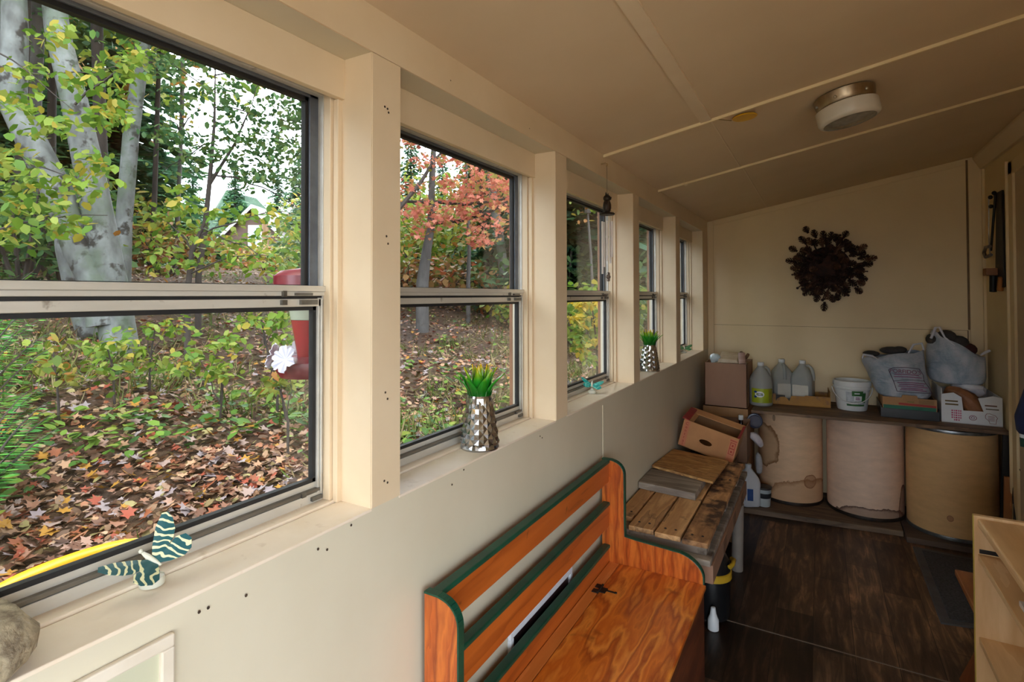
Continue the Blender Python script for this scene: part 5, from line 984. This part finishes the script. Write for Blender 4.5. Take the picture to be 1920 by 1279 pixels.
# ---------------------------------------------------------------- pallet by the bench with boards on it
weath = wood('weathered_pallet_board',[(212,164,110),(188,140,92),(224,178,124),(160,118,80)],5,(3,.35,3),rough=.8,bump=.5,spots=[((112,82,58),6,.58,.68)])
weath2 = wood('blotched_pallet_board',[(186,138,90),(140,100,66),(204,154,104)],6,(2.4,.5,2.4),rough=.85,bump=.6,spots=[((74,50,36),8,.5,.62)])
greyw = wood('grey_weathered_wood',[(150,138,126),(124,112,102),(166,154,140)],6,(.4,3,3),rough=.9,bump=.6,spots=[((84,72,62),7,.6,.7)])
pl = thing('pallet','weathered wooden pallet of four planks beside the bench','pallet',(.21,2.78,.44)); nail = mk('rusty_nail',(60,42,34),(44,32,28),20,rough=.8)
for i,(xa,xb,ya,yb,mm) in enumerate(((.012,.083,2.30,3.20,weath),(.093,.198,2.215,3.24,weath),(.206,.308,2.205,3.26,weath),(.316,.414,2.198,3.335,weath2))):
    s = MB().box(xa,xb,ya,yb,.510,.531).build('deck_plank',mm,pl,bevel=.003)
    nh = MB()
    for dx in (.3,.7):
        for yy in (ya+.05,3.0): nh.lathe([(.001,.0),(.0055,.0),(.0045,.0022),(.001,.0025)],10,(xa+(xb-xa)*dx,yy+.012*dx,.531))
    nh.build('nail',nail,s)
for yy in (2.225,2.72,3.1): MB().box(.012,.405,yy,yy+.09,.472,.510).build('stringer',greyw,pl,bevel=.003)
tag(MB().box(.008,.425,2.185,3.40,.448,.472).build('grey_board',greyw,bevel=.004),'wide grey board underneath the pallet planks','board')
ub = thing('flat_carton','flattened brown carton under the grey board','carton',(.21,2.8,.36)); m = MB(); m.box(.03,.432,2.205,3.30,.375,.4475); m.build('carton',kb,ub,bevel=.003)
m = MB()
for yy in (2.45,2.75,3.05): m.box(.4325,.4335,yy,yy+.09,.385,.44)  # flaps as thin plates in a darker brown card
m.build('flap',mk('dark_flap_card',(128,96,76),(112,84,66),9),ub)
cr = thing('wooden_crate','dark wooden crate supporting the pallet','crate',(.17,2.8,0)); dkw = wood('dark_crate_wood',[(74,58,46),(60,46,38),(86,68,54)],5,(3,.4,3),rough=.8)
for z in (.02,.14,.26): MB().box(.03,.262,2.30,3.25,z,z+.09).build('side_board',dkw,cr,bevel=.002)
for yy in (2.32,3.19):
    MB().box(.265,.285,yy,yy+.04,0,.374).build('corner_post',dkw,cr)
tag(MB().tube([(.395,3.17,.002),(.402,3.15,.20),(.408,3.13,.374)],[.030,.029,.029],20).build('grey_pipe',mk('grey_pipe_plastic',(150,140,130),(132,122,114),8,rough=.5),smooth=40),'grey pipe standing upright below the pallet edge','pipe')
# plank and plywood lying on the pallet
tag(MB().hexa([(.004,2.655,.532),(.285,2.625,.532),(.288,2.87,.532),(.004,2.89,.532)],[(.004,2.655,.566),(.285,2.625,.566),(.288,2.87,.566),(.004,2.89,.566)]).build('grey_plank',greyw,bevel=.004),'short thick grey plank lying across the pallet','plank')
oldply = wood('stained_plywood',[(200,150,90),(168,120,68),(214,166,104),(134,94,56)],7,(.5,2,2),rough=.75,bump=.4,spots=[((96,84,74),6,.62,.70)],nscale=4)
tag(MB().hexa([(.006,2.90,.568),(.337,2.79,.568),(.337,3.30,.534),(.006,3.39,.534)],[(.006,2.90,.581),(.337,2.79,.581),(.337,3.30,.547),(.006,3.39,.547)]).build('plywood_offcut',oldply,bevel=.002),'stained plywood offcut resting on the short grey plank','plywood')
# tilted fruit box leaning behind the plywood
fb_m = mk('orange_kraft',(200,146,96),(184,130,84),6,rough=.65); redc = mk('red_printed_card',(160,36,40),(140,28,34),9,rough=.5); inn = mk('box_inside',(150,108,68),(134,96,60),6,rough=.75)
o_ = V(.022,3.44,.565); ux = V(.315,0,-.085); uy = V(.05,.25,.012)
bx_ = thing('fruit_box','orange brown fruit box with hand hole tilted behind the plywood','box',tuple(o_)); Mb = frame3(o_,ux,uy); L_, W_, H_, th = .326, .25, .172, .004
MB().box(0,L_,0,W_,0,th,M=Mb).build('bottom',inn,bx_)
fw = MB(); hx_, hz_ = .152, .075; out_ = [(0,0),(L_,0),(L_,H_),(0,H_)]; hole = [(hx_+.038*math.cos(R(a)),hz_+.017*math.sin(R(a))) for a in range(0,360,15)]
def holed(mb, out, hole, y0, y1, M):
    n = len(hole); vs = [(p[0],y,p[1]) for y in (y0,y1) for p in hole+out]; k = n+4; seg = {0:(n//4*0,0)}; fs = []
    quad = [3*n//4-n//8,7*n//8,n//8,3*n//8]   # hole vertices facing corners 0..3
    for s_, off in ((0,False),(k,True)):
        for c in range(4):
            a, b_ = quad[c], quad[(c+1)%4]; idx = []; i = b_
            while True:
                idx.append(i)
                if i == a: break
                i = (i-1)%n
            f = [n+c,n+(c+1)%4]+idx; fs.append(tuple(v+s_ for v in (f if not off else f[::-1])))
    fs += [(i,(i+1)%n,(i+1)%n+k,i+k) for i in range(n)]+[(n+(i+1)%4,n+i,n+i+k,n+(i+1)%4+k) for i in range(4)]; mb.add(vs,fs,M=M)
holed(fw,out_,hole,0,th,Mb); fwo = fw.build('front_wall',fb_m,bx_)
MB().box(0,L_,W_-th,W_,0,H_,M=Mb).build('back_wall',inn,bx_); 
for xa in (0,L_-th): sw = MB().box(xa,xa+th,th,W_-th,0,H_,M=Mb).build('side_wall',fb_m,bx_); 
MB().hexa([tuple(Mb @ V(*q)) for q in ((.004,0,H_),(.05,.02,H_-.02),(.05,W_-.02,H_-.02),(.004,W_,H_))],[tuple(Mb @ V(*q)) for q in ((.004,0,H_+.004),(.05,.02,H_-.016),(.05,W_-.02,H_-.016),(.004,W_,H_+.004))]).build('flap',fb_m,bx_)
MB().hexa([tuple(Mb @ V(*q)) for q in ((.0,W_-.06,H_-.012),(L_,W_-.06,H_-.012),(L_,W_,H_),(0,W_,H_))],[tuple(Mb @ V(*q)) for q in ((.0,W_-.06,H_-.008),(L_,W_-.06,H_-.008),(L_,W_,H_+.004),(0,W_,H_+.004))]).build('flap',fb_m,bx_)
MB().hexa([tuple(Mb @ V(*q)) for q in ((-.012,.0,H_+.003),(.028,.006,H_-.002),(.028,W_*.92,H_-.002),(-.012,W_*.92,H_+.003))],[tuple(Mb @ V(*q)) for q in ((-.012,.0,H_+.009),(.028,.006,H_+.004),(.028,W_*.92,H_+.004),(-.012,W_*.92,H_+.009))]).build('rim_flap',redc,bx_)
MB().hexa([tuple(Mb @ V(*q)) for q in ((L_-.008,.01,H_-.05),(L_-.008,W_-.01,H_-.05),(L_-.004,W_-.01,H_-.05),(L_-.004,.01,H_-.05))],[tuple(Mb @ V(*q)) for q in ((L_-.012,.01,H_+.002),(L_-.012,W_-.01,H_+.002),(L_+.002,W_-.01,H_+.006),(L_+.002,.01,H_+.006))]).build('rim_flap',redc,bx_)
redi = mk('red_print',(176,60,44),(160,50,38),20,rough=.6); tint = mk('salmon_panel',(206,130,96),(196,120,86),8,rough=.6)
MB().box(.008,.040,-.0006,0,.004,H_-.004,M=Mb).build('print_panel',tint,fwo); MB().box(L_-.045,L_-.004,-.0006,0,.004,H_-.012,M=Mb).build('print_panel',tint,fwo)
for k, ch in enumerate('Central'): lettering(ch,.026,frame3(Mb @ V(.024,-.0012,H_-.022-.0225*k),ux,uz:=Mb.to_3x3() @ V(0,0,1)),redi,fwo)
q = MB()
for z_ in (.10,.062): 
    for r_ in ((L_-.040,L_-.010,z_,z_+.003),(L_-.040,L_-.010,z_+.034,z_+.037),(L_-.040,L_-.037,z_,z_+.036),(L_-.013,L_-.010,z_,z_+.036),(L_-.030,L_-.020,z_+.012,z_+.024)): q.box(r_[0],r_[1],-.0012,0,r_[2],r_[3],M=Mb)
for k in range(6): q.box(L_-.044+.0065*k,L_-.0395+.0065*k,-.0012,0,.146,.153,M=Mb)
q.build('symbol_print',redi,fwo)
sc_ = thing('slatted_crate','brown slatted crate standing behind the pallet','crate',(.2,3.6,0)); 
for yy in (3.45,3.72): MB().box(.04,.315,yy,yy+.015,.0,.47).build('end_board',dkw,sc_,bevel=.002)
for z in (.02,.17,.33): MB().box(.316,.329,3.45,3.735,z,z+.12).build('slat',wood('crate_slat_%d'%int(z*100),[(140,104,72),(118,86,60)],4,(3,.4,3),rough=.8),sc_,bevel=.002)
MB().box(.04,.315,3.465,3.72,.02,.035).build('bottom_board',dkw,sc_)

# ---------------------------------------------------------------- clutter on the floor under the pallet and by the drums
vx, vy = .345, 2.66; sv = thing('wet_vacuum','black and yellow shop vacuum under the pallet','vacuum',(vx,vy,0)); yel = mk('yellow_tool_plastic',(204,164,44),(184,146,36),9,rough=.45)
MB().lathe([(.06,.012),(.078,.014),(.084,.03),(.088,.17),(.086,.19)],32,(vx,vy,0)).build('drum',blackp,sv,smooth=45)
MB().lathe([(.086,.19),(.092,.194),(.092,.222),(.086,.226)],32,(vx,vy,0)).build('band',yel,sv,smooth=40)
MB().lathe([(.086,.226),(.084,.26),(.070,.29),(.045,.305),(.01,.308)],32,(vx,vy,0)).build('motor_head',blackp,sv,smooth=45)
MB().tube([(vx+.088,vy-.04,.262),(vx+.098,vy-.02,.268),(vx+.098,vy+.03,.268),(vx+.085,vy+.05,.262)],.010,10).build('handle',yel,sv,smooth=60)
for a in (20,140,260): MB().ball((vx+.07*math.cos(R(a)),vy+.07*math.sin(R(a)),.0125),.0122,10).build('caster',blackp,sv,smooth=60)
tag(MB().lathe([(.020,0),(.024,.003),(.024,.045),(.014,.07),(.010,.098),(.006,.10)],20,(.372,2.555,0)).build('white_bottle',whitep,smooth=45),'small white bottle on the floor at the bench end','bottle')
jfl = jug(.355,4.10,.034,R(120),'white jug with a blue label on the platform beside the first drum',False,True,mat=mk('opaque_white_jug',(220,224,230),(206,210,218),5,rough=.35),s=.92); del jfl['group']
lbl = MB().box(.0725,.0732,-.030,.022,.05,.13,M=Matrix.Translation((.355,4.10,.034)) @ Matrix.Rotation(R(-78),4,'Z')).build('label',blu,jfl)
tx, ty = .448, 4.13; tb2 = thing('small_tub','small white tub with a dark band on the platform beside the jug','tub',(tx,ty,.034)); MB().lathe([(.030,0),(.040,.002),(.042,.01),(.048,.118),(.050,.120)],28,(tx,ty,.034)).build('body',mk('grey_white_tub',(196,204,206),(180,190,192),6,rough=.35),tb2,smooth=45); MB().lathe([(.0455,.060),(.0475,.062),(.0492,.092),(.047,.094)],28,(tx,ty,.034),cap0=False,cap1=False).build('band',mk('dark_band',(44,46,50),(34,36,40),6),tb2,smooth=45); MB().lathe([(.050,.119),(.053,.121),(.053,.133),(.048,.135),(.002,.132)],28,(tx,ty,.034)).build('lid',mk('tub_lid',(70,64,62),(56,52,50),6,rough=.4),tb2,smooth=40)
cr2 = thing('shelf_crate','brown crate standing on edge between pallet and first drum','crate',(.36,3.94,0)); 
MB().box(.315,.328,3.79,3.98,0,.52).build('side_board',wood('edge_crate',[(130,92,62),(110,76,52)],4,(3,3,.4),rough=.8),cr2,bevel=.002); MB().box(.11,.314,3.79,3.805,.0,.396).build('front_board',dkw,cr2,bevel=.002); MB().box(.11,.314,3.81,3.98,.37,.385).build('top_board',dkw,cr2)
tag(crumple('white_rag',[(.372,4.00,.545),(.405,4.01,.54),(.435,4.02,.50),(.445,4.03,.46)],[.02,.034,.03,.012],mk('white_cloth',(206,200,204),(184,176,182),14,rough=.8,bump=.4,bdist=.01),None,22,12,.25),'crumpled white rag hanging between crate and first drum','rag')
tag(crumple('clear_bag',[(.418,4.06,.42),(.43,4.07,.34),(.425,4.06,.26)],[.012,.028,.018],mk('clear_bag_film',(176,176,178),(150,150,154),12,rough=.2),None,24,12,.2),'clear plastic bag dangling below the white rag','plastic bag')
tag(MB().lathe([(.001,.0),(.046,.0),(.050,.006),(.050,.03),(.046,.034),(.038,.032),(.036,.02),(.001,.02)],28,M=Matrix.Translation((.405,4.06,.625)) @ Matrix.Rotation(R(70),4,'X')).build('jar_lid',mk('dark_blue_lid',(60,66,90),(44,50,72),9,rough=.35),smooth=40),'dark blue round lid lodged by the end of the board','lid')
# house-wall corner: leaning sticks, wires, board
tag(MB().hexa([(1.690,4.12,0.036),(1.742,4.12,.036),(1.742,4.14,.036),(1.690,4.14,.036)],[(1.712,4.118,.686),(1.742,4.118,.686),(1.742,4.138,.686),(1.712,4.138,.686)]).build('dark_board',mk('black_board',(34,30,28),(26,23,22),9,rough=.7)),'dark upright board between last drum and house wall','board')
tag(MB().hexa([(1.672,3.97,0),(1.708,3.97,0),(1.708,3.99,0),(1.672,3.99,0)],[(1.700,4.05,.46),(1.732,4.05,.46),(1.732,4.07,.46),(1.700,4.07,.46)]).build('wooden_stake',wood('stake_wood',[(176,118,70),(150,96,56)],4,(3,3,.4),rough=.7),bevel=.002),'reddish wooden stake leaning in the corner by the house wall','stake')
gf = thing('garden_claw','dark wire garden claw with thin tines leaning by the wooden stake','garden tool',(1.72,3.94,0)); ironb = mk('rust_iron',(52,38,32),(36,28,26),20,rough=.8)
for k in range(5): MB().tube([(1.735,4.03,.33),(1.738-.004*k,3.98,.22),(1.742-.014*k,3.93-.012*k,.10),(1.744-.018*k,3.90-.02*k,.004)],.004,6).build('tine',ironb,gf,smooth=60)
MB().tube([(1.735,4.03,.32),(1.737,4.065,.60)],.008,8).build('shaft',ironb,gf,smooth=60)
tag(MB().tube([(1.742,4.10,.565),(1.744,4.06,.57),(1.745,3.98,.545),(1.744,3.95,.53)],.003,6).build('wall_wire',mk('dark_wire',(60,54,48),(50,44,40),9),smooth=60),'short dark wire sticking out from the house wall','wire')

# ---------------------------------------------------------------- saws hanging on the house wall
sx_ = XR-.012; wn = mk('saw_handle_wood',(168,104,48),(140,84,38),9,rough=.5); blk = mk('black_steel',(26,24,24),(36,32,30),12,rough=.5,metal=.4)
sw = thing('hanging_bow_saw','dark bow saw hanging on the house wall beside the door','saw',(XR,4.40,1.5)); 
def W(px_, py_, off=0): p_ = P(px_,py_,'x',XR-.02-off); return (XR-.02-off,p_[1],p_[2])
MB().tube([W(1865,362),W(1866,372),W(1862,420),W(1858,470)],.007,8).build('back_bar',blk,sw,smooth=60); MB().tube([W(1854,372,.01),W(1854,440,.01),W(1856,478,.01)],.003,6).build('blade',mk('saw_steel',(150,146,140),(120,116,110),14,rough=.4,metal=.7),sw)
for q_ in ((1864,362),(1857,370),(1858,387)): MB().ball(W(*q_,.006),.013,10).build('bolt',blk,sw,smooth=60)
ga, gb = W(1851,468,.01), W(1848,480,.012)
MB().tube([W(1856,462,.01),W(1848,464,.012),W(1845,474,.014),W(1848,482,.012),W(1858,478,.01)],.010,10).build('grip',mk('grey_grip',(104,92,84),(84,74,68),9,rough=.5),sw,smooth=60)
gs = thing('hanging_hand_saw','long black handled saw with pale wooden tip hanging behind the bow saw','saw',(XR,4.36,1.5)); a_, c_ = W(1870,368,-.008), W(1876,520,-.008)
MB().hexa([(XR-.016,W(1864,540)[1],1.52),(XR-.016,W(1880,530)[1],1.54),(XR-.004,W(1880,530)[1],1.54),(XR-.004,W(1864,540)[1],1.52)],[(XR-.016,W(1866,370)[1],2.11),(XR-.016,W(1876,372)[1],2.11),(XR-.004,W(1876,372)[1],2.11),(XR-.004,W(1866,370)[1],2.11)]).build('blade',blk,gs,bevel=.002)
MB().tube([W(1863,505,.004),W(1862,547,.004)],[.020,.018],12).build('handle',blk,gs,smooth=50); MB().tube([W(1877,520,.0),W(1875,545,.0)],[.014,.016],12).build('wooden_tip',wn,gs,smooth=50)
bh = W(1857,510,.02); tag(MB().box(XR-.07,XR-.0005,bh[1]-.045,bh[1]+.03,bh[2]-.022,bh[2]+.022).build('wall_bracket',mk('bracket_wood',(150,98,58),(128,82,48),9,rough=.6),bevel=.003),'brown wooden block bracket holding the saws on the house wall','bracket')

# ---------------------------------------------------------------- jacket sleeve on the house wall, mat, stool, bookcase
navy = mk('navy_cloth',(36,44,84),(28,34,68),14,rough=.9,bump=.3,bdist=.004); jk = thing('jacket','navy jacket with green and white cuffs hanging on the house wall','jacket',(1.62,3.25,.80))
MB().tube([(1.675,2.98,1.42),(1.662,3.08,1.28),(1.648,3.215,1.08),(1.640,3.355,.92),(1.640,3.375,.86),(1.640,3.375,.845)],[.055,.06,.058,.056,.046,.036],20).build('sleeve',navy,jk,smooth=60)
MB().tube([(1.640,3.375,.845),(1.640,3.375,.827)],.034,20).build('cuff_stripe',whitep,jk,smooth=60); MB().tube([(1.640,3.375,.827),(1.640,3.37,.785)],[.034,.033],20).build('cuff',mk('green_cuff',(26,64,50),(20,52,42),20,rough=.9),jk,smooth=60)
MB().prism([(2.79,.84),(3.13,.84),(3.135,1.10),(3.12,1.30),(3.10,1.38),(3.03,1.43),(2.99,1.47),(2.93,1.47),(2.89,1.43),(2.82,1.38),(2.80,1.30),(2.785,1.10)],1.635,1.735,'x').build('body',navy,jk,bevel=.028,seg=4,smooth=60)
MB().tube([(1.665,2.90,1.45),(1.64,2.935,1.475),(1.64,2.985,1.475),(1.665,3.02,1.45)],.016,10).build('collar',mk('green_collar',(26,64,50),(20,52,42),20,rough=.9),jk,smooth=60)
MB().tube([(XR-.004,2.96,1.52),(1.70,2.96,1.50),(1.69,2.96,1.46)],.006,8).build('hanger_loop',iron_m,jk)
rugm = mk('grey_mat',(74,74,78),(52,52,56),90,rough=.95,bump=.8,bdist=.004,detail=2); rug = thing('door_mat','dark grey ribbed door mat on the vinyl floor','mat',(1.5,3.54,0)); MB().hexa([(1.262,3.105,.0006),(1.73,3.205,.0006),(1.73,3.945,.0006),(1.262,3.965,.0006)],[(1.266,3.11,.006),(1.728,3.208,.006),(1.728,3.942,.006),(1.266,3.962,.006)]).build('border',mk('mat_rubber',(84,84,88),(70,70,74),12,rough=.6),rug); MB().hexa([(1.302,3.155,.006),(1.70,3.24,.006),(1.70,3.91,.006),(1.302,3.925,.006)],[(1.304,3.157,.0095),(1.698,3.242,.0095),(1.698,3.908,.0095),(1.304,3.923,.0095)]).build('pile',rugm,rug)
oak = wood('honey_oak',[(164,100,46),(142,82,36),(178,114,56)],5,(3,.4,3),rough=.4,coat=.2); ss = thing('step_stool','honey brown wooden step stool behind the pale bookcase','stool',(1.46,2.56,0))
MB().box(1.256,1.62,2.40,2.752,.378,.402).build('seat',oak,ss,bevel=.004)
for xa in (1.30,1.56): MB().hexa([(xa-.045,2.43,0),(xa-.02,2.43,0),(xa-.02,2.70,0),(xa-.045,2.70,0)],[(xa+.05*(1 if xa<1.5 else -1),2.42,.378),(xa+.022+.05*(1 if xa<1.5 else -1),2.42,.378),(xa+.022+.05*(1 if xa<1.5 else -1),2.56,.378),(xa+.05*(1 if xa<1.5 else -1),2.56,.378)]).build('side_leg',wood('red_oak_leg_%d'%int(xa*100),[(138,76,38),(118,62,30)],4,(3,3,.4),rough=.45),ss,bevel=.002)
MB().box(1.305,1.572,2.54,2.56,.16,.24).build('stretcher',oak,ss)
bir = wood('pale_birch_veneer',[(222,180,128),(206,162,110),(232,194,144)],4,(2,.3,2),rough=.4,spots=[((150,100,60),16,.74,.78)]); bir_v = wood('birch_side_veneer',[(216,180,132),(204,164,116),(226,192,146)],4,(2,2,.3),rough=.45)
bc = thing('bookcase','pale birch bookcase with open shelves by the house wall','bookcase',(1.49,1.8,0)); Y1 = 2.375
MB().box(1.243,1.70,Y1-.020,Y1,0,.752).build('side_panel',bir_v,bc,bevel=.002); MB().box(1.243,1.70,1.22,1.24,0,.752).build('side_panel',bir_v,bc,bevel=.002)
MB().box(1.2425,1.2432,Y1-.019,Y1-.001,.0,.751).build('edge_strip',mk('yellow_edge',(214,190,90),(200,176,80),9,rough=.4),bc)
MB().box(1.252,1.70,1.24,Y1-.020,.716,.744).build('top_board',bir,bc,bevel=.006,seg=3)
for z in (.605,.33,.06): MB().box(1.252,1.68,1.24,Y1-.020,z,z+.020).build('shelf_board',bir,bc,bevel=.0015)
MB().box(1.69,1.70,1.24,Y1-.02,.0,.716).build('back_board',bir_v,bc)
MB().box(1.256,1.31,Y1-.0206,Y1-.0198,.628,.642).build('slot',blackp,bc)
tag(MB().box(1.275,1.45,1.55,2.02,.626,.640).build('white_folder',mk('white_folder_card',(214,206,198),(196,188,182),6,rough=.5),bevel=.001),'white folder lying on the upper shelf of the bookcase','folder')
